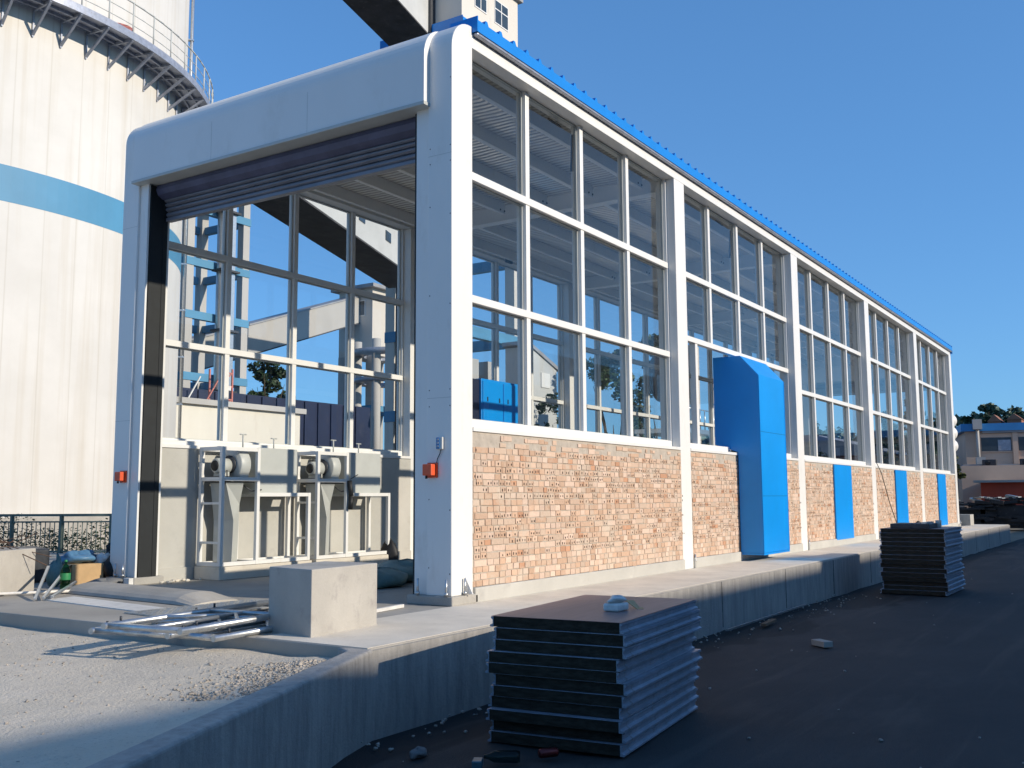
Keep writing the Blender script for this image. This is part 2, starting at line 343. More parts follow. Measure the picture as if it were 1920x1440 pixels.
for j in range(NY):
    for i in range(NX): fs.append((j*(NX+1)+i, (j+1)*(NX+1)+i, (j+1)*(NX+1)+i+1, j*(NX+1)+i+1))
gy.add(vs, fs, 0, True); struct(gy.build('gravel_yard', 'gravel'))
# kerb wall (retaining wall)
kw = MB()
def off(p, d): return p + nrm*d
A = P0+Vector((0.02, 0)); B = P0+dirk*14
pts = [off(B, -0.14), off(B, 0), Vector((A.x, -1.12)), Vector((-2.452, -0.80)), off(P0, -0.14)]
kw.prism([(p.x, p.y) for p in [off(B, 0), Vector((-2.40, -1.115)), Vector((-2.452, -0.82)), off(P0, -0.14)+Vector((-0.1, -0.03)), off(B, -0.14)]], ZR-0.2, -0.004)
tag(kw.build('retaining_wall', 'kerb_concrete', bevel=0.02, segs=3), 'bare concrete retaining wall running from the slab corner toward the lower left', 'retaining wall')
kf = MB(); kf.box(-2.46, 31.03, -1.125, -1.102, ZR-0.2, -0.012)
kb_ = tag(kf.build('kerb', 'kerb_concrete'), 'long concrete kerb face along the road beside the wash bay', 'kerb')
rj = random.Random(2)
for k in range(13):
    xj = -0.9+2.44*k; MB().path([(xj+rj.uniform(-0.006, 0.006), -1.126, ZR+0.09*q) for q in range(7)], 0.0045, 4).build('cast_joint', 'steel_dark', kb_)
# small stones lying along the wall and yard: uncountable
gs = MB(); rg = random.Random(9)
surf('stone', (0.42, 0.38, 0.33), 0.95, 0, 0.4, 9, (0.25, 0.22, 0.19))
for i in range(2600):
    if i < 1900: x = rg.uniform(-3.6, -2.5); d = abs(rg.gauss(0.25, 0.22))+0.02; p = Vector((x, P0.y+(x-P0.x)/dirk.x*dirk.y))-nrm*(0.16+d); x, y = p.x, p.y
    else: x = -2.6-abs(rg.gauss(0, 2.0)); y = rg.uniform(-1.5, 6); 
    if x > -2.5 or y < P0.y+(x-P0.x)/dirk.x*dirk.y+0.2: continue
    s_ = rg.uniform(0.003, 0.009) if rg.random() < 0.93 else rg.uniform(0.009, 0.015); z = gz(x, y)
    gs.blob((x, y, z+s_*0.2), (s_*rg.uniform(0.8, 1.9), s_*rg.uniform(0.7, 1.4), s_*0.7), i, 5, 3, 0.6)
tag(gs.build('gravel_stones', 'stone'), 'loose crushed stones scattered over the pale gravel yard', 'gravel', kind='stuff')

# ================================================================== WASH BAY BUILDING
bay = thing('wash_bay_building', (0, 0, 0), 'long white steel truck wash bay with glazed sides, brick dado and blue roof', 'building')
W = 5.18; ZB = 5.634; ZT = 5.85; ZS = 1.67
CX = [(0.0, 0.352), (5.45, 5.81), (10.91, 11.30), (16.51, 16.90), (22.10, 22.49), (27.62, 28.05)]
def rounded(x0, x1, z0, z1, r, flip=False, n=10):
    pr = [(x0, z0), (x1, z0), (x1, z1)]
    for i in range(n+1):
        a = math.pi/2+math.pi/2*i/n; pr.append((x0+r+r*math.cos(a), z1-r+r*math.sin(a)))
    if flip: pr = [(28.05-p[0], p[1]) for p in pr][::-1]
    return pr
for side, (ya, yb) in enumerate(((0.0, 0.30), (W-0.30, W))):
    for i, (a, b) in enumerate(CX):
        mb = MB()
        if i in (0, 5):
            fl = (i == 5)
            mb.ext(rounded(0.0, 0.352, 0.09, 5.86, 0.33, fl)[::-1], 'y', ya, yb)
            yi, yo = (0.30, 0.47) if side == 0 else (W-0.47, W-0.30)
            mb.box(*((0.028, 0.352) if not fl else (27.70, 28.022)), yi+0.0005, yo, 0.09, 5.35)
        else:
            mb.box(a, b, ya, yb, 0.0, ZB-0.001)
        c = mb.build('column', 'white_paint', bay, bevel=0.008)
        if side == 0 or i in (0,):
            yy = ya if side == 0 else ya+0.1
            for (bx, by) in ((a-0.02, yy+0.05), (b+0.03, yy-0.02)) if i else ((a-0.03, yy+0.04), (b-0.17, yy-0.025), (a-0.03, yy+0.38 if side == 0 else yy-0.1)):
                bo = MB(); bo.tube((bx, by, 0.0 if i else 0.09), (bx, by, 0.20 if i else 0.25), 0.011, 8); bo.tube((bx, by, 0.10), (bx, by, 0.125), 0.022, 6); bo.build('anchor_bolt', 'steel_galv', c)
            if i == 0 and side == 0:
                bo = MB(); bo.add([(0.22, -0.002, 0.1), (0.22, -0.09, 0.1), (0.22, -0.002, 0.26), (0.232, -0.002, 0.1), (0.232, -0.09, 0.1), (0.232, -0.002, 0.26)], [(0, 1, 2), (5, 4, 3), (0, 3, 4, 1), (1, 4, 5, 2), (2, 5, 3, 0)])
                bo.build('gusset', 'white_paint', c)
# grout pads of the portal columns
for (x0, x1) in ((-0.03, 0.40), (27.66, 28.09)):
    for (y0, y1) in ((-0.03, 0.52), (W-0.52, W+0.03)):
        MB().box(x0, x1, y0, y1, 0.0, 0.09).build('column_pad', 'concrete', bay, bevel=0.012)
# beams
for (ya, yb) in ((0.0, 0.30), (W-0.30, W)):
    MB().box(0.352, 27.698, ya+0.0015, yb-0.0015, ZB, ZT).build('eave_beam', 'white_paint', bay, bevel=0.006)
for k, (x0, x1, fl) in enumerate(((-0.085, 0.30, False), (0, 0, True))):
    hb = MB(); hb.ext(rounded(-0.085, 0.31, 4.985, 5.825, 0.34, fl)[::-1], 'y', 0.285, W-0.285); hb.build('portal_header', 'white_panel', bay, bevel=0.006)
    lip = MB(); xs = (-0.10, 0.30) if not fl else (27.75, 28.15)
    lip.box(xs[0], xs[1], 0.275, W-0.275, 4.945, 4.982); lip.build('header_lip', 'grey_machine', bay, bevel=0.004)
# infill behind header to the ceiling
for x in (0.353, 27.60): MB().box(x, x+0.1, 0.31, W-0.31, 5.00, 5.74).build('gable_panel', 'white_panel', bay)
# brick dado, plinth, sills, windows
brc = [(0.62, 0.43, 0.31), (0.66, 0.48, 0.36), (0.59, 0.40, 0.28), (0.69, 0.52, 0.41), (0.62, 0.47, 0.36), (0.56, 0.31, 0.19)]
def brick_wall(x0, x1, cut=None):
    rnd = random.Random(int(x0*100)); mb = MB(); cols = []
    mb.box(x0, x1, 0.008, 0.23, 0.15, ZS-0.001, 1); cols += [(0.5, 0.5, 0.5)]*6
    z = 0.153; row = 0
    while z < ZS-0.012:
        h = 0.0555; x = x0-rnd.uniform(0, 0.1); zz = z
        rubble = (z > ZS-0.15)
        rowhole = rnd.random() < 0.80 and z > 0.40
        while x < x1:
            wd = 0.112 if rnd.random() < 0.90 else 0.225
            if rubble: wd = rnd.choice((0.06, 0.09, 0.118, 0.16, 0.24))
            if rnd.random() < 0.04: wd *= 0.6
            a = max(x, x0+0.004); b = min(x+wd-0.009, x1-0.004)
            skip = (cut and a < cut[1] and b > cut[0]) or (rubble and rnd.random() < 0.38)
            if b-a > 0.02 and not skip:
                jz = rnd.uniform(-0.0035, 0.0035); jy = rnd.uniform(-0.003, 0.003)
                hh = h*(rnd.uniform(0.6, 1.0) if rubble else 1); yf = 0.0+jy
                q = [rnd.uniform(-0.003, 0.003) for _ in range(8)]
                zt_ = min(zz+hh+jz, ZS-0.003)
                vs = [(a+q[0], yf, zz+jz+q[1]), (b+q[2], yf, zz+jz+q[3]), (b, 0.02, zz+jz), (a, 0.02, zz+jz), (a+q[4], yf, zt_+q[5]), (b+q[6], yf, min(zt_+q[7], ZS-0.001)), (b, 0.02, zt_), (a, 0.02, zt_)]
                mb.add(vs, [(0, 3, 2, 1), (4, 5, 6, 7), (0, 1, 5, 4), (1, 2, 6, 5), (3, 0, 4, 7)], 0)
                bc = rnd.choice(brc if rnd.random() < 0.25 else brc[:5]); kq = rnd.uniform(0.85, 1.08); cols += [tuple(c*kq for c in bc)]*5
                if wd < 0.13 and wd > 0.1 and rowhole and rnd.random() < (0.85 if math.sin(x*2.3+row*1.7) > -0.35 else 0.15) and not rubble:
                    for hx in ((a+0.022, a+0.070) if rnd.random() < 0.65 else (a+0.045,)):
                        hw = rnd.uniform(0.010, 0.020); z2 = zz+rnd.uniform(0.008, 0.016); 
                        mb.box(hx, hx+hw, yf-0.002, yf+0.01, z2, z2+rnd.uniform(0.018, 0.028), 2); cols += [(0, 0, 0)]*6
            x += wd
        z += 0.0655; row += 1
    o = mb.build('brick_wall', ['brick', 'mortar', 'brick_hole'], bay)
    ca = o.data.color_attributes.new('brickcol', 'FLOAT_COLOR', 'CORNER'); k = 0
    for p, cc in zip(o.data.polygons, cols):
        for li in p.loop_indices: ca.data[li].color = (*cc, 1)
    return o
def pane_grid(x0, x1, y, zlist, mull, openlow=False, back=False):
    fr = MB(); yb = y+0.085
    fr.box(x0, x1, y, yb, ZS+0.045 if not back else ZS+0.02, ZS+0.135)           # bottom rail
    for (za, zb) in zlist[1:-1]: fr.box(x0, x1, y-0.004, yb-0.002, za, zb)
    for mx_ in mull: fr.box(mx_-0.040, mx_+0.040, y+0.006, yb+0.05, ZS+0.136, ZB-0.002)
    fr.box(x0, x0+0.03, y+0.004, yb-0.004, ZS+0.136, ZB-0.002); fr.box(x1-0.03, x1, y+0.004, yb-0.004, ZS+0.136, ZB-0.002)
    xs = [x0+0.03]+[q for mx_ in mull for q in (mx_-0.042, mx_+0.042)]+[x1-0.03]
    zs = [ZS+0.135]+[q for z_ in zlist[1:-1] for q in z_]+[ZB-0.002]
    gl = MB(); sash = MB(); ys = y+0.05
    for i in range(0, len(xs), 2):
        for j in range(0, len(zs), 2):
            a, b, c_, d = xs[i], xs[i+1], zs[j], zs[j+1]
            if not (openlow and j == 0):
                gl.box(a+0.012, b-0.012, ys+0.012, ys+0.018, c_+0.01, d-0.012)
                for q in ((a+0.004, a+0.018, c_+0.002, d-0.002), (b-0.018, b-0.004, c_+0.002, d-0.002), (a+0.019, b-0.019, c_+0.002, c_+0.012), (a+0.019, b-0.019, d-0.016, d-0.002)):
                    sash.box(q[0], q[1], ys, ys+0.034, q[2], q[3], 0)
    f = fr.build('window', 'white_frame', bay, bevel=0.004)
    sash.build('sash', 'grey_machine', f); gl.build('pane', 'glass', f)
    return f
ZL = [(0, 0), (3.005, 3.085), (4.30, 4.385), (0, 0)]
BAYS = [(CX[i][1], CX[i+1][0]) for i in range(5)]
HOOD = (7.70, 8.98)
for i, (a, b) in enumerate(BAYS):
    cut = {1: HOOD, 2: (13.2, 14.54), 3: (18.83, 20.12), 4: (24.48, 25.74)}.get(i)
    brick_wall(a+0.001, b-0.001, None if i != 1 else None)
    pl = MB(); pl.box(a+0.002, b-0.002, -0.03, 0.24, 0.0, 0.148); pl.build('plinth', 'plaster', bay, bevel=0.01)
    se = MB()
    if i == 1: se.box(a, HOOD[0], -0.01, 0.25, ZS, ZS+0.042); MB().box(HOOD[1], b, -0.01, 0.25, ZS, ZS+0.042).build('sill', 'white_paint', bay, bevel=0.004)
    else: se.box(a, b, -0.01, 0.25, ZS, ZS+0.042)
    se.build('sill', 'white_paint', bay, bevel=0.004)
    ml_ = [a+(b-a)*k/4 for k in (1, 2, 3)]
    if i == 1:
        # the low row of the second bay has no sashes; the hood passes through it
        f = MB(); y = 0.125; yb = 0.21
        for (za, zb) in ((3.33, 3.41), (4.30, 4.385)): f.box(a, b, y-0.004, yb-0.002, za, zb)
        f.box(a, HOOD[0]-0.002, y, yb, ZS+0.045, ZS+0.135); f.box(HOOD[1]+0.002, b, y, yb, ZS+0.045, ZS+0.135)
        f.box(a, a+0.03, y+0.004, yb-0.004, ZS+0.136, ZB-0.002); f.box(b-0.03, b, y+0.004, yb-0.004, ZS+0.136, ZB-0.002)
        for mx_ in ml_:
            f.box(mx_-0.040, mx_+0.040, y+0.006, yb+0.05, 3.412, ZB-0.002)
        f.box(6.40, 6.49, y+0.006, yb+0.006, ZS+0.136, 3.328); f.box(9.05, 9.12, y+0.006, yb+0.006, 1.8, 3.328)
        fo = f.build('window', 'white_frame', bay, bevel=0.004)
        gl = MB(); sh = MB()
        xs = [a+0.03]+[q for mx_ in ml_ for q in (mx_-0.042, mx_+0.042)]+[b-0.03]
        for k in range(0, 8, 2):
            for (c0, d0) in ((3.41, 4.30), (4.385, ZB-0.002)):
                gl.box(xs[k]+0.02, xs[k+1]-0.02, 0.182, 0.188, c0+0.02, d0-0.02)
                for q in ((xs[k]+0.004, xs[k]+0.018, c0+0.002, d0-0.002), (xs[k+1]-0.018, xs[k+1]-0.004, c0+0.002, d0-0.002), (xs[k]+0.019, xs[k+1]-0.019, c0+0.002, c0+0.012), (xs[k]+0.019, xs[k+1]-0.019, d0-0.016, d0-0.002)):
                    sh.box(q[0], q[1], 0.17, 0.204, q[2], q[3])
        sh.build('sash', 'grey_machine', fo); gl.build('pane', 'glass', fo)
    else: pane_grid(a, b, 0.125, ZL, ml_)
    # stay arms of the top-hung sashes
    x = ml_[1]-0.07
    MB().bar((x, 0.22, 5.52), (x, 0.24, 5.05), 0.012, 0.028).build('window_stay', 'black', bay); MB().bar((x-0.45, 0.30, 5.60), (x-0.15, 0.30, 5.59), 0.02, 0.02).build('window_stay', 'black', bay)
    # far side: plastered dado and the same windows
    bw_ = MB(); bw_.box(a+0.001, b-0.001, W-0.32, W-0.02, 0.0, ZS); bw_.box(a+0.002, b-0.002, W-0.345, W-0.32, 0.0, 0.16, 0)
    bw_.build('dado_wall', 'plaster', bay)
    sb = MB(); sb.box(a, b, W-0.34, W+0.01, ZS+0.001, ZS+0.045); sb.box(a+0.05, b-0.3, W-0.30, W-0.13, ZS+0.046, ZS+0.10); sb.build('sill', 'white_paint', bay, bevel=0.004)
    pane_grid(a, b, W-0.15, ZL, ml_, back=True)
# purlins, rafters, ceiling
MB().box(0.36, 27.69, 0.02, W-0.02, 5.775, 5.79).build('ceiling', 'ceiling_sheet', bay)
for i in range(6):
    a, b = CX[i]; xm = (a+b)/2 if i not in (0, 5) else (0.55 if i == 0 else 27.5)
    r_ = MB(); zb = 5.50
    r_.box(xm-0.09, xm+0.09, 0.301, W-0.301, zb, zb+0.012); r_.box(xm-0.006, xm+0.006, 0.301, W-0.301, zb+0.0125, 5.77); r_.build('rafter', 'white_paint', bay)
for k, y in enumerate((0.55, 1.38, 2.2, 3.0, 3.8, 4.62)):
    for i in range(5):
        a = (CX[i][0]+CX[i][1])/2+0.1 if i else 0.66; b = (CX[i+1][0]+CX[i+1][1])/2-0.1 if i < 4 else 27.4
        p = MB(); p.box(a, b, y, y+0.006, 5.60, 5.772); p.box(a, b, y+0.0065, y+0.07, 5.60, 5.612); p.box(a, b, y+0.0065, y+0.07, 5.76, 5.772)
        for xx in (b-0.02, b-0.14): p.tube((xx, y-0.01, 5.64), (xx, y-0.001, 5.64), 0.016, 8, mi=1)
        p.build('purlin', ['white_paint', 'black'], bay)
# roof: ribbed blue sheets, eave flashing and gutter
rf = MB(); pitch_ = 0.27; x = 0.30; ym = W/2
def rz(y): return 5.925-0.022*(y+0.06)
for (yA, yB) in ((-0.055, W+0.06),):
    x = 0.36; prof = []
    while x < 28.0:
        prof += [(x, 0), (x+0.135, 0), (x+0.158, 0.055), (x+0.190, 0.055), (x+0.22, 0)]; x += pitch_
    prof.append((28.0, 0)); n = len(prof); za, zb = rz(yA), rz(yB)
    vs = [(p[0], yA, za+p[1]) for p in prof]+[(p[0], yB, zb+p[1]) for p in prof]+[(p[0], yA, za-0.03) for p in prof]
    rf.add(vs, [(i, i+1, i+1+n, i+n) for i in range(n-1)]+[(i+2*n, i+1+2*n, i+1, i) for i in range(n-1)])
rf.build('roof', 'roof_blue', bay)
fl_ = MB()
for (y0, y1, zz) in ((-0.07, -0.057, 5.922), (W+0.062, W+0.075, 5.80)):
    fl_.box(0.36, 28.0, y0, y1, zz-0.125, zz)
fl_.box(0.345, 0.359, -0.07, 0.28, 5.80, 5.965); fl_.box(28.001, 28.015, -0.07, W+0.07, 5.70, 5.95)
fl_.build('roof_flashing', 'roof_blue', bay)
gt = MB()
for y0, y1 in ((-0.062, -0.004), (W+0.004, W+0.06)):
    gt.box(0.36, 28.0, y0, y1, 5.765, 5.795)
gt.build('gutter', 'steel_blue', bay, bevel=0.01)
# blue blanking panels over openings in the brick
for (x0, x1) in ((13.2, 14.54), (18.83, 20.12), (24.48, 25.74)):
    cp = MB(); cp.box(x0, x1, -0.035, -0.006, 0.12, ZS-0.01); cp.build('cover_panel', 'blue_paint', bay, bevel=0.004)
# roller doors and black side guides
for end in (0, 1):
    def X(x): return x if end == 0 else 28.05-x
    hood = MB(); pr = [(0.12, 4.94), (0.10, 4.88), (0.13, 4.82), (0.20, 4.78), (0.36, 4.77), (0.36, 4.94)]
    pr = [(X(p[0]), p[1]) for p in pr]
    if end == 0: pr = pr[::-1]
    hood.ext(pr, 'y', 0.50, W-0.50, smooth=False); d = hood.build('roller_door', 'door_fabric', bay)
    slat = MB(); z = 4.79
    for k in range(4):
        h = (0.05, 0.055, 0.06, 0.075)[k]; xo = 0.24+0.012*k
        q = [(xo, z), (xo-0.022, z-h*0.25), (xo-0.026, z-h*0.6), (xo, z-h*0.92), (xo+0.05, z-h*0.92), (xo+0.05, z)]
        q = [(X(p[0]), p[1]) for p in q]
        if end == 1: q = q[::-1]
        slat.ext(q, 'y', 0.52, W-0.52); z -= h
    xa, xb = sorted((X(0.25), X(0.33))); slat.box(xa, xb, 0.52, W-0.52, z-0.045, z-0.002); slat.build('slat', 'door_slat', d, bevel=0.004)
    xa, xb = sorted((X(0.04), X(0.30)))
    for (y0, y1) in ((0.471, 0.495), (W-0.495, W-0.471)):
        gd = MB(); gd.box(xa, xb, y0, y1, 0.0, 4.93); gd.box(xb-0.07, xb-0.03, y0-0.006 if y0 > 1 else y1, y0 if y0 > 1 else y1+0.006, 0.0, 4.9)
        gd.build('door_guide', 'rubber', bay)
# back wall trim strip at portal return (white cover strip)
MB().box(0.0, 0.027, W-0.49, W-0.471, 0.05, 4.93).build('cover_strip', 'white_paint', bay)

# sheet laps of the portal cladding and rivets
for (y0, y1) in ((0.004, 0.296), (W-0.296, W-0.004)):
    for z in (1.98, 4.42): MB().box(-0.0012, 0.0, y0, y1, z, z+0.004).build('sheet_lap', 'grey_machine', bay)
for y in (1.9, 3.45): MB().box(-0.0862, -0.085, y, y+0.004, 4.99, 5.45).build('sheet_lap', 'grey_machine', bay)
rv = MB(); rj = random.Random(6)
for (y0, z0) in [(0.02, z) for z in (0.3, 0.9, 1.9, 2.06, 2.9, 3.8, 4.34, 4.50, 5.2)]+[(0.27, z) for z in (0.35, 1.0, 1.9, 2.06, 3.0, 3.9, 4.34, 4.50)]: rv.tube((-0.003, y0, z0), (0.0, y0, z0), 0.006, 6)
rv.build('rivets', 'steel_dark', bay)

# ================================================================== FITTINGS
# the big blue hood
hd = thing('blower_hood', (8.34, -0.2, 0), 'tall blue sheet-metal hood with sloped top standing against the side wall', 'hood')
x0, x1 = HOOD; yf = -0.385; hm = MB()
side = [(yf, 0.13), (yf, 2.95), (-0.09, 3.275), (0.37, 3.275), (0.37, 1.85), (-0.012, 1.72), (-0.012, 0.13)]
hm.ext(side[::-1], 'x', x0, x1); hm.build('casing', 'blue_paint', hd, bevel=0.006)
for z in (1.02, 2.04): MB().box(x0+0.01, x1-0.01, yf-0.0022, yf-0.0002, z, z+0.004).build('sheet_seam', 'navy', hd)
sm_ = MB()
for xx in (x0+0.002, x1-0.014): sm_.box(xx, xx+0.012, yf-0.006, yf-0.001, 0.13, 2.94)
sm_.box(x0, x1, yf-0.004, -0.012, 0.10, 0.128); sm_.build('edge_trim', 'blue_paint', hd)
# wall boxes on the near column
def alarm(y, z, label):
    a = thing('junction_box', (0, y, z), label, 'junction box', 'orange boxes on the portal columns')
    b = MB(); b.box(-0.085, -0.012, y-0.055, y+0.055, z-0.055, z+0.055); b.build('housing', 'orange', a, bevel=0.008)
    b = MB(); b.box(-0.012, -0.001, y-0.075, y+0.05, z-0.075, z+0.07); b.build('back_plate', 'orange', a, bevel=0.003)
    b = MB(); b.tube((-0.05, y+0.03, z-0.056), (-0.05, y+0.03, z-0.085), 0.012, 8); b.build('cable_gland', 'black', a)
alarm(0.235, 1.285, 'orange box on the front face of the near portal column below the controller')
alarm(W-0.20, 1.30, 'small reddish box on the far left portal column')
rc = thing('door_controller', (0, 0.13, 1.54), 'small blue and white door controller on the near portal column above orange box', 'controller')
b = MB(); b.box(-0.03, -0.001, 0.09, 0.165, 1.48, 1.60); b.build('case', 'bag_white', rc, bevel=0.006)
b = MB(); b.box(-0.038, -0.031, 0.115, 0.16, 1.485, 1.595); b.build('face_plate', 'far_roof_blue', rc, bevel=0.003)
for k in range(3): MB().tube((-0.039, 0.1375, 1.575-0.033*k), (-0.045, 0.1375, 1.575-0.033*k), 0.011, 12).build('push_button', 'steel_blue', rc)
b = MB(); b.path([(-0.012, 0.12, 1.48), (-0.014, 0.13, 1.44), (-0.014, 0.16, 1.39), (-0.014, 0.17, 1.352)], 0.004, 6); b.build('cable', 'black', rc)
def flood(x, y, z, label):
    a = thing('flood_light', (x, y, z), label, 'flood light', 'flood lights under the eave beam')
    b = MB(); b.box(x-0.11, x+0.11, y-0.16, y-0.12, z-0.10, z+0.10)
    b.box(x-0.012, x+0.012, y-0.12, y, z+0.02, z+0.06); b.build('housing', 'black', a, bevel=0.006)
    b = MB(); b.box(x-0.09, x+0.09, y-0.166, y-0.161, z-0.08, z+0.08); b.build('lens', 'pane_dark', a)
flood(8.30, 4.87, 5.66, 'black square flood light on the inner beam seen through the first glazed bay')
flood(24.0, 4.87, 5.66, 'black flood light on the inner beam seen through the second glazed bay')
ec = thing('electrical_cabinet', (7.3, 4.6, 0), 'bright blue steel cabinet inside, behind the first glazed bay', 'cabinet')
MB().box(6.72, 8.35, 4.30, 4.80, 0.0, 3.12).build('body', 'blue_paint', ec, bevel=0.01)
MB().box(6.40, 6.719, 4.34, 4.80, 0.0, 3.10).build('side_box', 'navy', ec, bevel=0.01)
for q in (6.76, 7.42):
    dr_ = MB().box(q, q+0.64, 4.284, 4.299, 1.5, 3.08).build('door', 'blue_paint', ec, bevel=0.005)
    for h_ in (q+0.12, q+0.50): MB().box(h_, h_+0.03, 4.278, 4.283, 2.72, 2.80).build('handle', 'black', dr_)
MB().box(7.98, 8.02, 4.27, 4.299, 1.5, 3.1).build('edge_channel', 'navy', ec)

# blower units along the plastered wall
def blower(x, label, second=False):
    t_ = thing('blower_unit', (x, 4.36, 0), label, 'blower unit', 'blower units on plinths along the inner wall')
    s = 0.05; YF = 4.36; YB = 4.80; zt, zb = 1.69, 0.17; xw = 0.60
    f = MB()
    def post(px, py, z0=zb, z1=zt): f.box(px, px+s, py, py+s, z0, z1)
    post(x, YF); post(x+xw, YF); post(x, YB-s); post(x+xw, YB-s)
    for z in (zt-s, 1.25, zb):
        f.box(x+s, x+xw, YF+0.002, YF+s-0.002, z, z+s); f.box(x+s, x+xw, YB-s+0.002, YB-0.002, z, z+s)
        f.box(x+0.002, x+s-0.002, YF+s, YB-s, z, z+s); f.box(x+xw+0.002, x+xw+s-0.002, YF+s, YB-s, z, z+s)
    xr = x+1.55
    post(xr, YF, zb, 1.10); post(xr, YB-s, zb, 1.10)
    for z in (1.05, zb):
        f.box(x+xw+s, xr, YF+0.002, YF+s-0.002, z, z+s); f.box(x+xw+s, xr, YB-s+0.002, YB-0.002, z, z+s)
        f.box(xr+0.002, xr+s-0.002, YF+s, YB-s, z, z+s)
    for z in (0.45, 0.95): f.box(x+0.004, x+s-0.004, YF+s, YB-s, z, z+0.03)
    f.build('frame', 'white_paint', t_, bevel=0.004)
    # fan scroll, motor
    cx, cy, cz = x+0.43, 4.60, 1.47
    sc_ = MB(); sc_.lathe([(0.0, -0.085), (0.205, -0.085), (0.215, -0.075), (0.215, 0.075), (0.205, 0.085), (0.0, 0.085)], (cx, cy, cz), 28, 'x')
    sc_.box(cx-0.075, cx+0.075, cy-0.17, cy-0.02, cz-0.19, cz-0.02)
    sf = sc_.build('fan_scroll', 'grey_machine', t_)
    MB().lathe([(0.0, -0.083), (0.11, -0.083), (0.12, -0.10), (0.12, -0.115), (0.0, -0.115)], (cx, cy, cz), 24, 'x').build('inlet_ring', 'steel_dark', sf)
    mo = MB(); mo.lathe([(0.0, -0.34), (0.085, -0.34), (0.10, -0.32), (0.10, -0.14), (0.0, -0.14)], (cx, cy, cz-0.02), 20, 'x')
    for k in range(10):
        a = k*math.pi/5; mo.bar((cx-0.31, cy+0.09*math.cos(a), cz-0.02+0.09*math.sin(a)), (cx-0.15, cy+0.09*math.cos(a), cz-0.02+0.09*math.sin(a)), 0.008, 0.012)
    mo.box(cx-0.30, cx-0.16, cy-0.07, cy+0.07, cz-0.155, cz-0.10); mt = mo.build('motor', 'grey_machine', t_)
    MB().lathe([(0.0, -0.36), (0.06, -0.36), (0.07, -0.345), (0.07, -0.342), (0.0, -0.342)], (cx, cy, cz-0.02), 20, 'x').build('fan_cowl', 'black', mt)
    MB().box(x+0.05, x+xw, YF+0.06, YB-0.06, 1.235, 1.249).build('shelf', 'steel_dark', t_)
    # duct below, falling to a flat nozzle
    dk = MB(); a0, a1 = x+0.12, x+0.36
    p = [(a0, YF+0.06, 1.23), (a0+0.30, YF+0.06, 1.23), (a0+0.30, YB-0.08, 1.23), (a0, YB-0.08, 1.23),
         (a0+0.16, YF+0.08, 0.75), (a0+0.38, YF+0.22, 0.95), (a0+0.38, YB-0.05, 0.95), (a0+0.10, YB-0.05, 0.75),
         (a0+0.16, YF+0.10, 0.21), (a0+0.38, YF+0.24, 0.21), (a0+0.38, YB-0.05, 0.21), (a0+0.10, YB-0.05, 0.21)]
    dk.add(p, [(0, 1, 5, 4), (1, 2, 6, 5), (2, 3, 7, 6), (3, 0, 4, 7), (4, 5, 9, 8), (5, 6, 10, 9), (6, 7, 11, 10), (7, 4, 8, 11), (0, 3, 2, 1), (8, 9, 10, 11)])
    dk.build('duct', 'grey_machine', t_, bevel=0.004)
    MB().path([(cx-0.22, cy-0.09, cz-0.08), (cx-0.26, YF+0.10, cz-0.16), (cx-0.33, YF+0.07, 1.20), (x+0.03, YF+0.06, 0.9), (x+0.035, YF+0.06, 0.3)], 0.008, 6).build('power_cable', 'black', t_)
    MB().path([(cx+0.05, YF+0.20, 1.23), (cx+0.15, YF+0.08, 1.12), (x+xw+0.12, YF+0.05, 1.14)], 0.010, 6).build('signal_cable', 'steel_dark', t_)
    # control casing
    bx = x+xw+s+0.04+(0.05 if second else 0)
    MB().box(bx, bx+0.70, YF+0.07, YB-0.01, 1.08, 1.70).build('casing', 'grey_machine', t_, bevel=0.006)
    # tee valves on top
    for q, hh in ((x+0.47, 0.13), (x+1.02, 0.10)):
        v_ = MB(); v_.tube((q, YF+0.15, 1.69), (q, YF+0.15, 1.69+hh+0.05), 0.010, 8); v_.tube((q-0.055, YF+0.15, 1.74+hh), (q+0.055, YF+0.15, 1.74+hh), 0.008, 8)
        v_.build('valve_handle', 'grey_machine', t_)
    return t_
bl1 = blower(1.0, 'left blower unit in a white frame, the nearer to the portal')
bl2 = blower(2.73, 'right blower unit in a white frame beside the second grey casing', True)
tag(MB().box(0.98, 2.62, 4.335, 4.815, 0.0, 0.165).build('plinth_block', 'concrete_light', bevel=0.01), 'low concrete plinth under the left blower unit', 'plinth')
tag(MB().box(2.70, 4.36, 4.335, 4.815, 0.0, 0.165).build('plinth_block', 'concrete_light', bevel=0.01), 'low concrete plinth under the right blower unit', 'plinth')
bu = MB(); bu.path([(3.36, 4.33, 1.28), (3.38, 4.31, 1.05), (3.37, 4.32, 0.86)], 0.035, 8); bu.path([(3.37, 4.32, 1.30), (3.45, 4.31, 1.34), (3.52, 4.31, 1.37)], 0.006, 6)
tag(bu.build('dark_hose', 'black'), 'black rolled hose hanging on the right blower frame', 'hose')
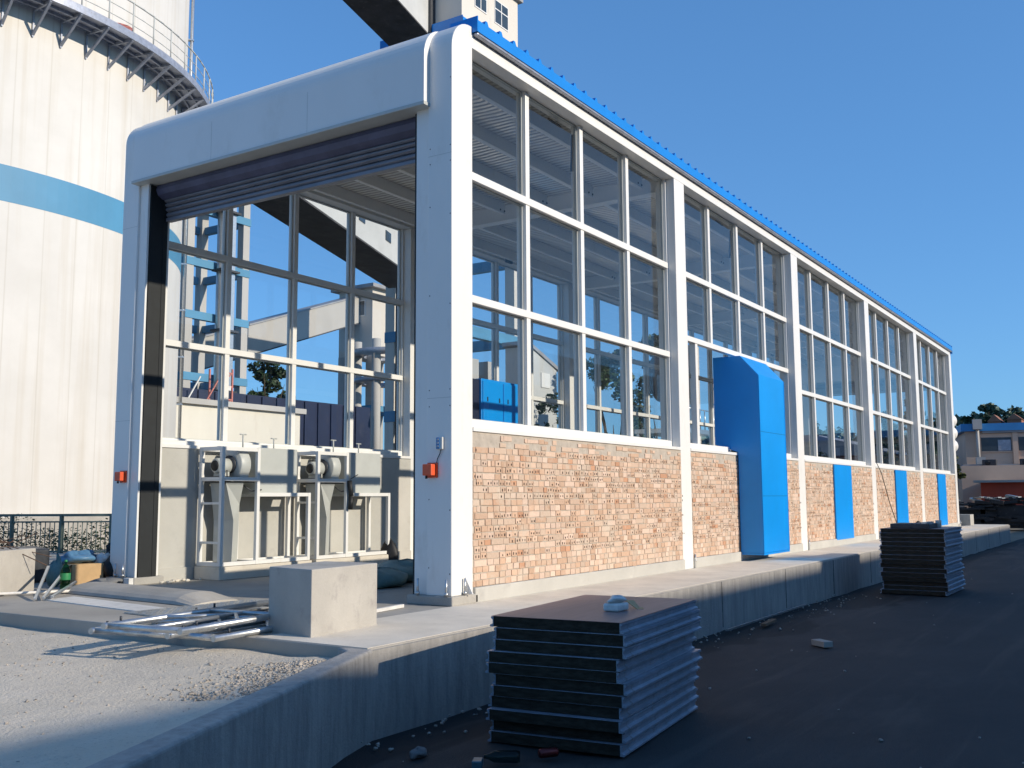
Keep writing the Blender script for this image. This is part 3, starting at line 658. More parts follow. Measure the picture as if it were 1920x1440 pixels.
# teal sacks, timber bar and speckled roll inside the bay
b = MB(); b.blob((1.25, 1.95, 0.09), (0.42, 0.25, 0.12), 3, 20, 10, 0.25, flat=0.0)
tag(b.build('sack', 'bag_teal'), 'teal crumpled sack on the bay floor, the nearer of two', 'sack', 'teal sacks on the wash bay floor')
b = MB(); b.blob((1.95, 2.25, 0.11), (0.48, 0.30, 0.14), 8, 20, 10, 0.25, flat=0.0)
tag(b.build('sack', 'bag_teal'), 'teal crumpled sack on the bay floor, the farther and larger of two', 'sack', 'teal sacks on the wash bay floor')
b = MB(); b.bar((-0.95, 0.25, 0.02), (-0.32, 0.33, 0.02), 0.035, 0.03)
tag(b.build('timber_bar', 'bag_white'), 'pale thin bar lying on the slab beside the near column', 'bar')
b = MB(); b.blob((4.35, 4.4, 0.16), (0.10, 0.16, 0.22), 5, 16, 8, 0.2, flat=0.0); tag(b.build('speckled_bag', 'scrap'), 'dark speckled bag at the foot of the inner wall past the blowers', 'bag')
# cable hanging down the side wall
b = MB(); b.path([(16.9, -0.02, 1.80), (17.2, -0.06, 1.55), (17.7, -0.09, 0.9), (18.4, -0.09, 0.35), (18.8, -0.08, 0.02)], 0.010, 6)
tag(b.build('cable', 'black'), 'thin black cable hanging down the brick wall beside the fourth column', 'cable')
# ribbed hose behind the far column
b = MB()
for k in range(3): b.blob((28.22, 0.18, 2.65+0.42*k), (0.24, 0.24, 0.24), 2, 18, 12, 0.0)
tag(b.build('ribbed_duct', 'white_paint'), 'white lobed duct hanging at the far end column', 'duct')

# ================================================================== BLOCKS, SCAFFOLD AND RUBBISH ON THE SLAB
b = MB(); b.prism([(-2.262, -0.39), (-1.43, -0.31), (-1.46, 0.24), (-2.17, 0.15)], -0.10, 0.495)
tag(b.build('concrete_block', 'cast_block', bevel=0.008), 'square cast concrete block on the slab corner in front of the portal', 'concrete block')
b = MB(); b.prism([(-1.95, 4.62), (-1.06, 5.03), (-1.22, 5.75), (-2.1, 5.4)], 0.0, 0.48)
tag(b.build('concrete_block', 'cast_block', bevel=0.008), 'concrete block at the left edge with twigs and rubbish on top', 'concrete block')
b = MB(); b.box(29.3, 30.0, -0.14, 0.45, 0.0, 0.37)
tag(b.build('concrete_block', 'cast_block', bevel=0.008), 'small pale concrete block beyond the far end column', 'concrete block')
# ramp hump, steel plates, strips
b = MB(); n = 10; prof = [(-1.55, 0.004)]+[(-1.10+0.38*math.cos(math.pi*(1-i/n)), 0.085*math.sin(math.pi*i/n)+0.004) for i in range(n+1)]
vs = []; L0, L1 = (-0.78, 4.4), (-1.02, 2.15)
for k, (cx, cy, s_) in enumerate(((-0.72, 4.75, 0.3), (-0.74, 4.45, 1.0), (-0.92, 2.45, 1.0), (-0.96, 2.15, 0.25))):
    for i in range(n+1):
        a = math.pi*i/n; vs.append((cx-0.32*math.cos(a), cy-0.03*math.cos(a), 0.006+0.10*s_*math.sin(a)))
fs = [(k*(n+1)+i, k*(n+1)+i+1, (k+1)*(n+1)+i+1, (k+1)*(n+1)+i) for k in range(3) for i in range(n)]
fs += [tuple(range(n, -1, -1)), tuple(range(3*(n+1), 4*(n+1)))]
b.add(vs, fs, 0, False); tag(b.build('threshold_hump', 'concrete'), 'low rounded concrete hump across the left of the entrance', 'speed hump')
b = MB(); b.prism([(-1.60, 4.0), (-1.85, 1.8), (-1.55, 1.75), (-1.25, 4.0)], 0.0, 0.009)
tag(b.build('steel_sheet', 'bag_white'), 'pale flat sheet on the slab in front of the hump', 'sheet')
cp = thing('checker_plate', (-1.5, 1.6, 0), 'grey checker plate lying behind the scaffold frames', 'steel plate')
b = MB(); b.prism([(-1.95, 2.2), (-2.0, 1.45), (-0.55, 1.35), (-0.5, 2.1)], 0.004, 0.014); b.build('plate', 'steel_galv', cp)
b = MB(); 
for i in range(22):
    for j in range(11):
        x = -1.93+i*0.063; y = 1.47+j*0.062; s_ = 1 if (i+j) % 2 else -1
        b.bar((x-0.014, y-0.014*s_, 0.0155), (x+0.014, y+0.014*s_, 0.0155), 0.009, 0.004)
b.build('tread', 'steel_galv', cp)
b = MB(); b.box(-2.2, -0.2, 1.20, 1.235, 0.001, 0.02); tag(b.build('edge_strip', 'steel_dark'), 'dark drain edge strip behind the scaffold frames', 'strip')
def scaffold(o, d, label, w_=0.72, L=2.0, z=0.10, dz=0.0):
    d = Vector(d).normalized(); e = Vector((-d.y, d.x)); t_ = thing('scaffold_frame', (o[0], o[1], z), label, 'scaffold frame', 'galvanised scaffold frames lying on the slab edge')
    def P(a, c, h=0): return (o[0]+d.x*a+e.x*c, o[1]+d.y*a+e.y*c, z+h+dz*a)
    r = 0.024
    for c in (0, w_): MB().tube(P(-0.04, c), P(L, c), r, 12).build('stile', 'steel_galv', t_)
    for q in ((P(0, 0), P(0, w_), r), (P(L*0.52, 0), P(L*0.52, w_), 0.019), (P(L, 0), P(L, w_), r)): MB().tube(q[0], q[1], q[2], 12).build('rung', 'steel_galv', t_)
    for q in ((P(0.0, w_*0.48), P(L*0.5, w_*0.48)), (P(0.55, 0), P(0.9, w_*0.45)), (P(0.55, w_), P(0.9, w_*0.5))): MB().tube(q[0], q[1], 0.016, 10).build('brace', 'steel_galv', t_)
    for c in (0, w_):
        for a in (0.12, 1.1): MB().tube(P(a, c, 0.022), P(a, c, 0.055), 0.009, 6).build('lock_pin', 'steel_dark', t_)
scaffold((-3.06, 0.03), (1, 0.13), 'galvanised scaffold frame, uppermost of the pile on the slab edge', z=0.115)
scaffold((-2.95, 0.30), (1, 0.17), 'galvanised scaffold frame under the top one, shifted left', z=0.055)
scaffold((-2.75, 0.05), (1, 0.10), 'galvanised scaffold frame, lowest of the pile near the concrete block', z=0.004+0.024, L=1.9)
# long white pole
b = MB(); b.tube((-2.3, 5.2, 0.03), (-0.80, 4.25, 0.03), 0.016, 10); tag(b.build('pole', 'bag_white'), 'thin white pole lying in front of the bottle', 'pole')
# grey conduit bundle
for k, lab in enumerate(('grey metal rail, highest of the bundle leaning by the bottle', 'grey metal rail, middle of the bundle by the bottle', 'grey metal rail, lowest of the bundle by the bottle')):
    b = MB(); o_ = 0.05*k; b.bar((-1.72+o_*1.2, 3.95-o_, 0.02+0.01*k), (-0.95+o_*2.5, 4.95-o_*1.5, 0.27-0.09*k), 0.03, 0.022)
    tag(b.build('metal_rail', 'steel_galv', bevel=0.003), lab, 'rail', 'grey rails piled by the bottle')
# green bottle
bt = thing('plastic_bottle', (-0.9, 4.70, 0), 'large green plastic bottle standing on the slab', 'bottle')
k_ = [(0.0, 0.006), (0.048, 0.006), (0.055, 0.02), (0.052, 0.10), (0.055, 0.12), (0.055, 0.20), (0.050, 0.235), (0.030, 0.285), (0.015, 0.305), (0.014, 0.325)]
MB().lathe(k_, (-0.9, 4.70, 0), 24).build('body', 'bottle_green', bt)
MB().lathe([(0.056, 0.13), (0.0565, 0.135), (0.0565, 0.20), (0.056, 0.205)], (-0.9, 4.70, 0), 24).build('label', 'label_green', bt)
MB().lathe([(0.0, 0.35), (0.016, 0.35), (0.017, 0.326), (0.0, 0.326)], (-0.9, 4.70, 0), 16).build('cap', 'label_green', bt)
# cardboard box, blue bag, black tub, dark debris
cb = thing('cardboard_box', (0.0, 5.85, 0), 'open brown cardboard box standing beside the left column', 'box')
b = MB(); b.prism([(-0.42, 5.30), (-0.05, 5.22), (0.0, 5.55), (-0.36, 5.62)], 0.0, 0.25); b.build('carton', 'cardboard', cb, bevel=0.004)
b = MB(); b.add([(-0.42, 5.30, 0.251), (-0.36, 5.62, 0.251), (-0.50, 5.65, 0.20), (-0.55, 5.35, 0.19)], [(0, 1, 2, 3)]); b.build('flap', 'cardboard', cb)
b = MB(); b.blob((-0.22, 5.50, 0.31), (0.24, 0.15, 0.07), 6, 24, 12, 0.5)
tag(b.build('plastic_bag', 'bag_blue'), 'blue plastic bag draped over the cardboard box', 'bag')
b = MB(); b.blob((-0.60, 5.35, 0.15), (0.10, 0.08, 0.16), 15, 16, 8, 0.35, flat=0.0)
tag(b.build('plastic_bag', 'bag_teal'), 'pale green crumpled bag behind the green bottle', 'bag')
b = MB(); b.prism([(-1.0, 6.0), (-0.2, 6.1), (0.1, 6.9), (-0.75, 7.0)], 0.0, 0.42); tag(b.build('black_tub', 'steel_dark', bevel=0.04, segs=3), 'dark square tub standing behind the left concrete block', 'tub')
b = MB(); b.blob((0.12, 5.25, 0.16), (0.16, 0.12, 0.18), 21, 18, 10, 0.5, flat=0.0); b.blob((0.25, 5.45, 0.33), (0.14, 0.10, 0.12), 33, 18, 9, 0.5)
tag(b.build('rubbish_bag', 'rubber'), 'torn dark rubbish bag leaning on the left column', 'rubbish')
b = MB(); b.blob((0.05, 5.35, 0.28), (0.09, 0.07, 0.07), 51, 14, 8, 0.5); tag(b.build('paper_scrap', 'bag_white'), 'white crumpled paper in the dark rubbish', 'paper')
b = MB(); b.blob((-0.18, 4.98, 0.035), (0.25, 0.16, 0.05), 7, 20, 8, 0.2, flat=0.0); tag(b.build('rolled_mat', 'concrete_dark'), 'grey rolled mat at the foot of the left column', 'mat')
b = MB(); b.box(-0.10, -0.035, 4.66, 4.76, 0.0, 0.09); tag(b.build('small_box', 'bag_white', bevel=0.005), 'small white box at the foot of the left column', 'box')
rnd = random.Random(3); b = MB()
for k in range(34):
    x = rnd.uniform(-1.75, -1.25); y = rnd.uniform(4.95, 5.5); a = rnd.uniform(0, 6.28); L_ = rnd.uniform(0.06, 0.26); z = rnd.uniform(0.49, 0.56)
    b.tube((x, y, z), (x+L_*math.cos(a), y+L_*math.sin(a), z+rnd.uniform(-0.02, 0.10)), rnd.uniform(0.003, 0.007), 5)
b.tube((-1.3, 5.1, 0.5), (-0.95, 4.9, 0.38), 0.005, 6); b.tube((-1.4, 5.05, 0.51), (-1.1, 4.75, 0.30), 0.006, 6)
tag(b.build('twig_pile', 'twig'), 'tangle of dry twigs on the left concrete block', 'twigs', kind='stuff')
cb2 = thing('carton', (-1.75, 5.1, 0.48), 'white and yellow carton on the left concrete block', 'carton')
MB().box(-1.95, -1.58, 5.0, 5.3, 0.481, 0.66).build('carton_body', 'bag_white', cb2, bevel=0.004); MB().box(-1.952, -1.578, 4.996, 5.304, 0.52, 0.585).build('printed_band', 'yellow_print', cb2)
b = MB(); b.blob((-1.7, 5.3, 0.60), (0.35, 0.25, 0.13), 4, 18, 8, 0.3, flat=0.481); tag(b.build('cloth_bundle', 'wood'), 'brown cloth bundle behind the carton on the left block', 'bundle')
b = MB()
for k in range(14):
    x = rnd.uniform(0.3, 1.2); y = rnd.uniform(4.55, 4.8); b.blob((x, y, 0.012), (rnd.uniform(.015, .05), rnd.uniform(.01, .03), 0.018), k, 8, 5, 0.4)
tag(b.build('plaster_rubble', 'concrete_light'), 'crumbs of plaster along the foot of the inner wall', 'rubble', kind='stuff')

# ================================================================== PANEL STACKS ON THE ROAD
def panel_stack(x0, x1, y0, y1, z0, n, th, seed, where, grp, sy=0.02, sx=0.05, ang=0.0):
    rnd = random.Random(seed)
    ords = ['lowest', 'second lowest', 'third from the bottom', 'fourth from the bottom', 'fifth from the bottom', 'sixth from the bottom', 'seventh from the bottom', 'eighth from the bottom',
            'ninth from the bottom', 'tenth from the bottom', 'eleventh from the bottom', 'twelfth from the bottom', 'thirteenth from the bottom', 'second from the top', 'topmost']
    for k in range(n):
        z = z0+k*th; ox = rnd.uniform(-sx, sx)*(0.7 if k else 0.2); oy = rnd.uniform(-sy, sy); rz_ = rnd.uniform(-0.008, 0.008)
        lab = ords[k] if k < n-2 else ords[-2 if k == n-2 else -1]
        t_ = thing('sandwich_panel', (x0+ox, y0+oy, z), '%s panel of the %s' % (lab, where), 'panel', grp); t_.rotation_euler = (0, 0, rz_+ang)
        L_ = x1-x0; D_ = y1-y0
        def bx(nm, mat, *q, bev=0.0):
            b = MB(); b.box(*q); o = b.build(nm, mat, None, bev); o.parent = t_; return o
        bx('core', 'rockwool', 0.004, L_-0.004, 0.014, D_-0.014, 0.003, th-0.004)
        b = MB(); b.box(0, L_, 0, D_, th-0.0035, th-0.001); o = b.build('top_skin', 'sheet_top' if k == n-1 else 'steel_blue', None); o.parent = t_
        # folded tongue edge
        pr = [(-0.004, th-0.006), (-0.004, th-0.016), (0.008, th-0.026), (0.008, 0.022), (-0.012, 0.013), (-0.012, 0.002), (0.013, 0.002), (0.013, th-0.006)]
        b = MB(); b.ext(pr, 'x', 0.0, L_); o = b.build('edge_fold', 'steel_blue', None); o.parent = t_
        b = MB(); b.ext([(D_-p[0], p[1]) for p in pr][::-1], 'x', 0.0, L_); o = b.build('edge_fold', 'steel_blue', None); o.parent = t_
panel_stack(-2.18, -0.62, -2.88, -1.98, ZR+0.015, 11, 0.0715, 5, 'near stack on the road', 'panels in the near stack', ang=R(6))
panel_stack(9.15, 10.65, -2.78, -1.80, ZR+0.015, 15, 0.0685, 8, 'far stack on the road', 'panels in the far stack')
def rag(nm, mat, c, rad, seed, label, cat, amp=0.35): b = MB(); b.blob(c, rad, seed, 22, 12, amp, flat=c[2]-rad[2]*0.9); return tag(b.build(nm, mat), label, cat)
pk = thing('polystyrene_pack', (-1.55, -2.55, 0.25), 'crumpled white packing box on top of the near stack', 'packaging')
b = MB(); b.box(-1.66, -1.50, -2.60, -2.48, 0.2515, 0.305); b.build('tray', 'bag_white', pk, bevel=0.015, segs=3)
b = MB(); b.blob((-1.57, -2.54, 0.325), (0.075, 0.055, 0.025), 9, 16, 8, 0.35); b.build('wrapping', 'bag_white', pk)
b = MB(); b.add([(-1.42, -2.62, 0.252), (-1.30, -2.58, 0.252), (-1.33, -2.55, 0.30), (-1.44, -2.54, 0.31), (-1.40, -2.66, 0.253), (-1.29, -2.60, 0.254)], [(0, 1, 2, 3), (0, 4, 5, 1)])
so_ = b.build('cardboard_scrap', 'cardboard'); tag(so_, 'torn brown cardboard scrap on top of the near stack', 'cardboard'); mm = so_.modifiers.new('s', 'SOLIDIFY'); mm.thickness = 0.004
pa = thing('steel_pallet', (9.6, -2.2, 0.45), 'dark flat steel piece lying on top of the far stack', 'steel piece')
b = MB(); zt = ZR+0.015+15*0.0685; b.box(9.25, 9.95, -2.55, -1.95, zt+0.001, zt+0.075); b.build('plate', 'steel_dark', pa, bevel=0.01)
b = MB(); b.box(9.27, 9.90, -2.50, -2.42, zt+0.076, zt+0.10); b.box(9.9, 9.98, -2.60, -2.52, zt+0.001, zt+0.12); b.build('rail', 'steel_galv', pa)
b = MB(); b.tube((10.0, -2.1, zt+0.03), (10.7, -1.95, zt+0.03), 0.02, 8); b.blob((10.45, -2.15, zt+0.045), (0.10, 0.05, 0.045), 3, 12, 6, 0.3); tag(b.build('metal_offcuts', 'scrap'), 'metal offcuts at the far edge of the far stack', 'offcuts')
# litter on the road
b = MB(); b.lathe([(0.0, -0.06), (0.022, -0.06), (0.028, -0.052), (0.028, 0.052), (0.024, 0.06), (0.0, 0.056)], (0, 0, 0), 20, 'x'); cn = b.build('drink_can', 'can_red')
cn.location = (-2.35, -2.66, ZR+0.15); cn.rotation_euler = (0, 0, R(-35)); tag(cn, 'dark red drink can caught against the dark end of the near stack', 'can')
cn.location = (-2.42, -2.50, ZR+0.045)
b = MB(); b.lathe([(0.0, -0.10), (0.032, -0.10), (0.036, -0.08), (0.034, 0.02), (0.034, 0.05), (0.014, 0.09), (0.013, 0.11), (0.0, 0.11)], (0, 0, 0), 20, 'x'); cn = b.build('plastic_bottle', 'bottle_teal')
cn.location = (-2.64, -2.32, ZR+0.045); cn.rotation_euler = (0, 0, R(120)); tag(cn, 'crushed teal bottle lying on the road below the near stack', 'bottle')
b = MB(); b.box(-0.05, 0.05, -0.03, 0.03, 0, 0.045); cn = b.build('juice_carton', 'can_blue', bevel=0.006); cn.location = (-2.80, -2.25, ZR+0.01); cn.rotation_euler = (0, 0, 0.5); tag(cn, 'small blue carton on the road at the bottom edge', 'carton')
rag('paper_ball', 'concrete_dark', (-2.78, -1.80, ZR+0.03), (0.07, 0.04, 0.03), 5, 'crumpled grey paper on the road under the wall', 'paper')
b = MB(); b.box(-0.11, 0.11, -0.055, 0.055, 0, 0.06); cn = b.build('loose_brick', 'concrete', bevel=0.006); cn.location = (2.97, -2.6, ZR+0.01); cn.rotation_euler = (0, 0, 0.9); tag(cn, 'single grey brick lying on the road between the stacks', 'brick')
b = MB(); b.bar((4.2, -1.55, ZR+0.03), (4.75, -1.5, ZR+0.03), 0.06, 0.03); tag(b.build('timber_offcut', 'wood'), 'short board lying by the kerb between the stacks', 'board')
b = MB(); b.bar((3.6, -1.32, ZR+0.02), (6.8, -1.28, ZR+0.02), 0.03, 0.02); tag(b.build('steel_rod', 'steel_galv'), 'long thin rod lying along the foot of the kerb', 'rod')
b = MB(); rnd = random.Random(77)
for k in range(230):
    x = rnd.uniform(-3, 9) if k < 195 else rnd.uniform(-2.8, 14); y = -1.2-abs(rnd.gauss(0, 0.30)) if k < 195 else rnd.uniform(-5, -1.3); s_ = rnd.uniform(0.004, 0.016)
    b.blob((x, y, ZR+s_*0.3), (s_*1.3, s_, s_*0.7), k, 6, 4, 0.3)
tag(b.build('road_debris', 'stone'), 'small stones and crumbs scattered on the dark road by the kerb', 'debris', kind='stuff')

# ================================================================== SILO
SX, SY, SR = 8.9, 31.43, 10.1
si = thing('concrete_silo', (SX, SY, 0), 'huge round cream concrete silo with blue band and steel walkway', 'silo')
def ring(mb, r0, r1, z0, z1, n=180, a0=0, a1=2*math.pi, mi=0):
    full = abs(a1-a0-2*math.pi) < 1e-6; k = n if full else n+1; vs = []
    for i in range(k):
        a = a0+(a1-a0)*i/n; c, s_ = math.cos(a), math.sin(a)
        vs += [(SX+r0*c, SY+r0*s_, z0), (SX+r1*c, SY+r1*s_, z0), (SX+r1*c, SY+r1*s_, z1), (SX+r0*c, SY+r0*s_, z1)]
    fs = []
    for i in range(n):
        j = (i+1) % k
        for q in range(4): fs.append((i*4+q, j*4+q, j*4+(q+1) % 4, i*4+(q+1) % 4))
    mb.add(vs, fs, mi, False)
sb = MB(); sb.lathe([(SR, -0.6), (SR, 36.5), (0, 36.5)], (0, 0, 0), 200)
so2 = sb.build('shell', 'silo_concrete', si); so2.location = (0, 0, 0); so2.matrix_parent_inverse = Matrix()
b = MB(); ring(b, SR-0.02, SR+0.006, 9.47, 10.53); b.build('blue_band', 'pale_blue', si)
b = MB(); ring(b, SR-0.02, SR+0.25, -0.6, 0.55); b.build('plinth', 'concrete', si)
b = MB(); ring(b, SR+0.02, SR+1.0, 15.43, 15.50); ring(b, SR+0.96, SR+1.02, 15.38, 15.62); wk = b.build('walkway', 'steel_blue', si)
b = MB(); ring(b, SR+0.25, SR+0.31, 15.34, 15.43); ring(b, SR+0.60, SR+0.66, 15.34, 15.43)
na = 72
for i in range(na):
    a = 2*math.pi*i/na+0.02; c, s_ = math.cos(a), math.sin(a)
    b.bar((SX+(SR+0.01)*c, SY+(SR+0.01)*s_, 14.60), (SX+(SR+0.98)*c, SY+(SR+0.98)*s_, 15.36), 0.07, 0.07)
    b.bar((SX+(SR+0.01)*c, SY+(SR+0.01)*s_, 15.37), (SX+(SR+0.98)*c, SY+(SR+0.98)*s_, 15.37), 0.06, 0.09)
    b.bar((SX+(SR+0.03)*c, SY+(SR+0.03)*s_, 14.55), (SX+(SR+0.03)*c, SY+(SR+0.03)*s_, 15.4), 0.05, 0.05)
b.build('bracket', 'steel_blue', wk)
b = MB()
for i in range(na):
    a = 2*math.pi*i/na+0.02; c, s_ = math.cos(a), math.sin(a); b.tube((SX+(SR+0.98)*c, SY+(SR+0.98)*s_, 15.5), (SX+(SR+0.98)*c, SY+(SR+0.98)*s_, 16.58), 0.022, 6)
for z, r_ in ((16.58, 0.026), (16.2, 0.013), (15.85, 0.013)):
    pts = [(SX+(SR+0.98)*math.cos(2*math.pi*i/144+.02), SY+(SR+0.98)*math.sin(2*math.pi*i/144+.02), z) for i in range(145)]; b.path(pts, r_, 6)
b.build('railing', 'grey_machine', wk)
tdir = Vector((13.83+7.74-0, 21.5+5.7, 0))
# vertical pipe at the right edge of the shell
pa_ = math.atan2(-(SX+7.74)*1.0, (SY+5.7))  # perpendicular to the view direction
vx, vy = SX+7.74, SY+5.7; Lv = math.hypot(vx, vy); px_, py_ = vy/Lv, -vx/Lv
ca_, sa_ = math.cos(math.atan2(py_, px_)-0.22), math.sin(math.atan2(py_, px_)-0.22)
b = MB(); b.tube((SX+(SR+0.14)*ca_, SY+(SR+0.14)*sa_, -0.5), (SX+(SR+0.14)*ca_, SY+(SR+0.14)*sa_, 30), 0.06, 8)
for k in range(16): b.bar((SX+SR*ca_, SY+SR*sa_, 1+1.8*k), (SX+(SR+0.22)*ca_, SY+(SR+0.22)*sa_, 1+1.8*k), 0.16, 0.05)
b.build('riser_pipe', 'steel_galv', si)
# red hose coil on the walkway
ang = math.atan2(20.9-SY, 10.7-SX)
cl_ = thing('hose_coil', (SX+(SR+0.55)*math.cos(ang), SY+(SR+0.55)*math.sin(ang), 15.5), 'faded red hose coil lying on the silo walkway', 'hose')
b = MB(); cx, cy = cl_.location.x, cl_.location.y
for k in range(5):
    pts = [(cx+0.34*math.cos(a*math.pi/12)+0.05*k, cy+0.22*math.sin(a*math.pi/12), 15.72+0.33*math.sin(a*math.pi/12+0.5)*0.6+0.03*k) for a in range(25)]; b.path(pts, 0.032, 6)
for k in range(9): b.path([(cx+0.25+0.06*k, cy-0.15, 15.55+0.05*(k % 3)), (cx+0.5+0.05*k, cy+0.1, 15.75-0.04*k)], 0.028, 6)
surf('faded_red', (0.50, 0.18, 0.15), 0.7, 0, 0.2, 6); b.build('coil', 'faded_red', cl_)

# ================================================================== FENCE AND HEDGE AT THE LEFT
fn = thing('metal_fence', (2, 14, 0), 'dark green railing fence in front of the silo', 'fence')
F0 = Vector((4.75, 11.0)); F1 = Vector((2.6, 15.2)); F1 = F0+(F1-F0)*3; FD = (F1-F0).normalized(); FL = (F1-F0).length
surf('fence_green', (0.12, 0.16, 0.14), 0.5, 0.1, 0.2, 5)
b = MB(); 
for z, s_ in ((0.73, 0.05), (0.60, 0.03), (0.03, 0.03)): b.bar((F0.x, F0.y, z), (F1.x, F1.y, z), s_, s_)
b.build('rail', 'fence_green', fn)
b = MB(); k = 0.0
while k < FL:
    p = F0+FD*k; b.tube((p.x, p.y, 0.0), (p.x, p.y, 0.60), 0.009, 5); k += 0.095
b.build('baluster', 'fence_green', fn)
k = 0.6
for i in range(12):
    p = F0+FD*(0.55+1.02*i)
    if (p-F0).length < FL: MB().box(p.x-0.03, p.x+0.03, p.y-0.03, p.y+0.03, -0.1, 0.74).build('post', 'fence_green', fn)
hz_ = MB(); rnd = random.Random(21)
for k in range(15000):
    q = rnd.random()*FL; dd = rnd.uniform(0.5, 2.2); p = F0+FD*q+Vector((-FD.y, FD.x))*(-dd); top = 0.48+0.16*math.sin(q*2.1)+0.10*math.sin(q*5.3+1)
    z = rnd.uniform(-0.3, top); s_ = rnd.uniform(0.018, 0.045); a = rnd.uniform(0, 6.28); e = Vector((math.cos(a), math.sin(a), rnd.uniform(-.6, .6)))*s_; g_ = Vector((rnd.uniform(-1, 1), rnd.uniform(-1, 1), rnd.uniform(0.2, 1))).normalized()*s_
    c0 = Vector((p.x, p.y, z)); hz_.add([c0-e, c0+g_*0.6, c0+e, c0-g_*0.6], [(0, 1, 2, 3)], rnd.choice((0, 0, 0, 1)))
tag(hz_.build('hedge', ['leaf_olive', 'leaf_dark']), 'scruffy low hedge growing behind the green railing', 'hedge', kind='stuff')

# ================================================================== TREES
def tree(x, y, h, r, label, grp, leaf='leaf_mid', n=2600, ls=0.16, z0=-0.5, tk=0.25, squash=0.75, seed=0, name='leafy_tree', leaf2='leaf_dark'):
    rnd = random.Random(seed+int(x*7+y*13)); t_ = thing(name, (x, y, z0), label, 'tree', grp)
    b = MB(); th = h*tk; b.tube((x, y, z0), (x+0.1, y, z0+th), r*0.09, 8, r*0.07); cen = Vector((x, y, z0+th+(h-th)*0.5)); rh = (h-th)*0.5
    for k in range(9):
        a = rnd.uniform(0, 6.28); e = cen+Vector((math.cos(a)*r*0.7, math.sin(a)*r*0.7, rnd.uniform(-0.4, 0.75)*rh)); md = Vector((x+0.1, y, z0+th*0.9))*0.5+e*0.5+Vector((0, 0, 0.1*h))
        b.tube((x+0.1, y, z0+th*0.9), md, r*0.045, 6, r*0.03); b.tube(md, e, r*0.03, 6, r*0.008)
    b.build('trunk', 'bark', t_)
    c = MB(); cl = []
    for k in range(26):
        a = rnd.uniform(0, 6.28); u = rnd.uniform(-0.95, 0.98); q = math.sqrt(1-u*u)*rnd.uniform(0.35, 0.95); cl.append((cen+Vector((math.cos(a)*q*r, math.sin(a)*q*r, u*rh)), rnd.uniform(0.20, 0.42)*r, rnd.random() < 0.4))
    for k in range(n):
        cc, cr, dk = rnd.choice(cl); d = Vector((rnd.gauss(0, 1), rnd.gauss(0, 1), rnd.gauss(0, 1))).normalized()*cr*rnd.uniform(0.55, 1.08); d.z *= squash
        p = cc+d; s_ = ls*rnd.uniform(0.5, 1.2); e = Vector((rnd.gauss(0, 1), rnd.gauss(0, 1), rnd.gauss(0, 0.6))).normalized()*s_; g_ = e.cross(Vector((rnd.gauss(0, 1), rnd.gauss(0, 1), rnd.gauss(0, 1)))).normalized()*s_*0.6
        c.add([p-e, p-g_, p+e, p+g_], [(0, 1, 2, 3)], 1 if dk else 0)
    c.build('crown', [leaf, leaf2], t_)
    return t_
G1 = 'trees beyond the wash bay'
tree(41.5, 19.5, 9.6, 1.9, 'slender leafy tree seen through the third pane of the first bay', G1, 'leaf_mid', 4200, 0.17, tk=0.15, seed=1)
tree(47.5, 19.5, 11.5, 1.8, 'tall dark tree seen beside the second column through the glass', G1, 'leaf_dark', 3600, 0.18, tk=0.15, seed=2)
tree(37.6, 20.8, 6.6, 2.1, 'low dark tree behind the slanted grey shed', G1, 'leaf_dark', 2200, 0.15, tk=0.15, seed=3)
tree(44.5, 9.9, 6.2, 1.1, 'dark tree just right of the third column through the glass', G1, 'leaf_dark', 3000, 0.14, tk=0.15, seed=4)
tree(45.0, 6.1, 5.6, 1.1, 'green tree seen through the fourth bay, the left of two', G1, 'leaf_olive', 3400, 0.13, tk=0.1, seed=5)
tree(46.0, 4.9, 6.4, 1.0, 'green tree seen through the fourth bay, the right of two', G1, 'leaf_mid', 3400, 0.13, tk=0.1, seed=6)
tree(47.0, 3.9, 5.6, 0.9, 'bushy green tree seen through the last bay', G1, 'leaf_mid', 3000, 0.13, tk=0.1, seed=7)
tree(50.0, 4.15, 5.0, 0.9, 'pale olive tree beside the white lobed duct', G1, 'leaf_olive', 3400, 0.12, tk=0.1, seed=8)

# ================================================================== PLANT BUILDINGS BEHIND
tree(40.0, 45.0, 10.8, 1.7, 'dark ragged tree beyond the low white building', G1, 'leaf_dark', 3000, 0.22, tk=0.3, seed=12)
# white flat-roofed building and navy wall
wb = thing('white_building', (21, 27, 0), 'low white flat-roofed building seen through the inner windows', 'building')
MB().box(18.1, 25.1, 27.0, 33.0, -0.6, 4.85).build('wall', 'cream_wall', wb)
MB().box(17.95, 25.3, 26.8, 33.2, 4.852, 5.08).build('coping', 'tower_grey', wb)
b = MB(); b.box(19.5, 35.9, 32.2, 32.35, -0.6, 6.2)
for k in range(16): b.box(19.6+k, 19.68+k, 32.12, 32.199, -0.6, 6.15)
tag(b.build('sheet_wall', 'navy'), 'dark navy sheet wall right of the white building', 'wall')
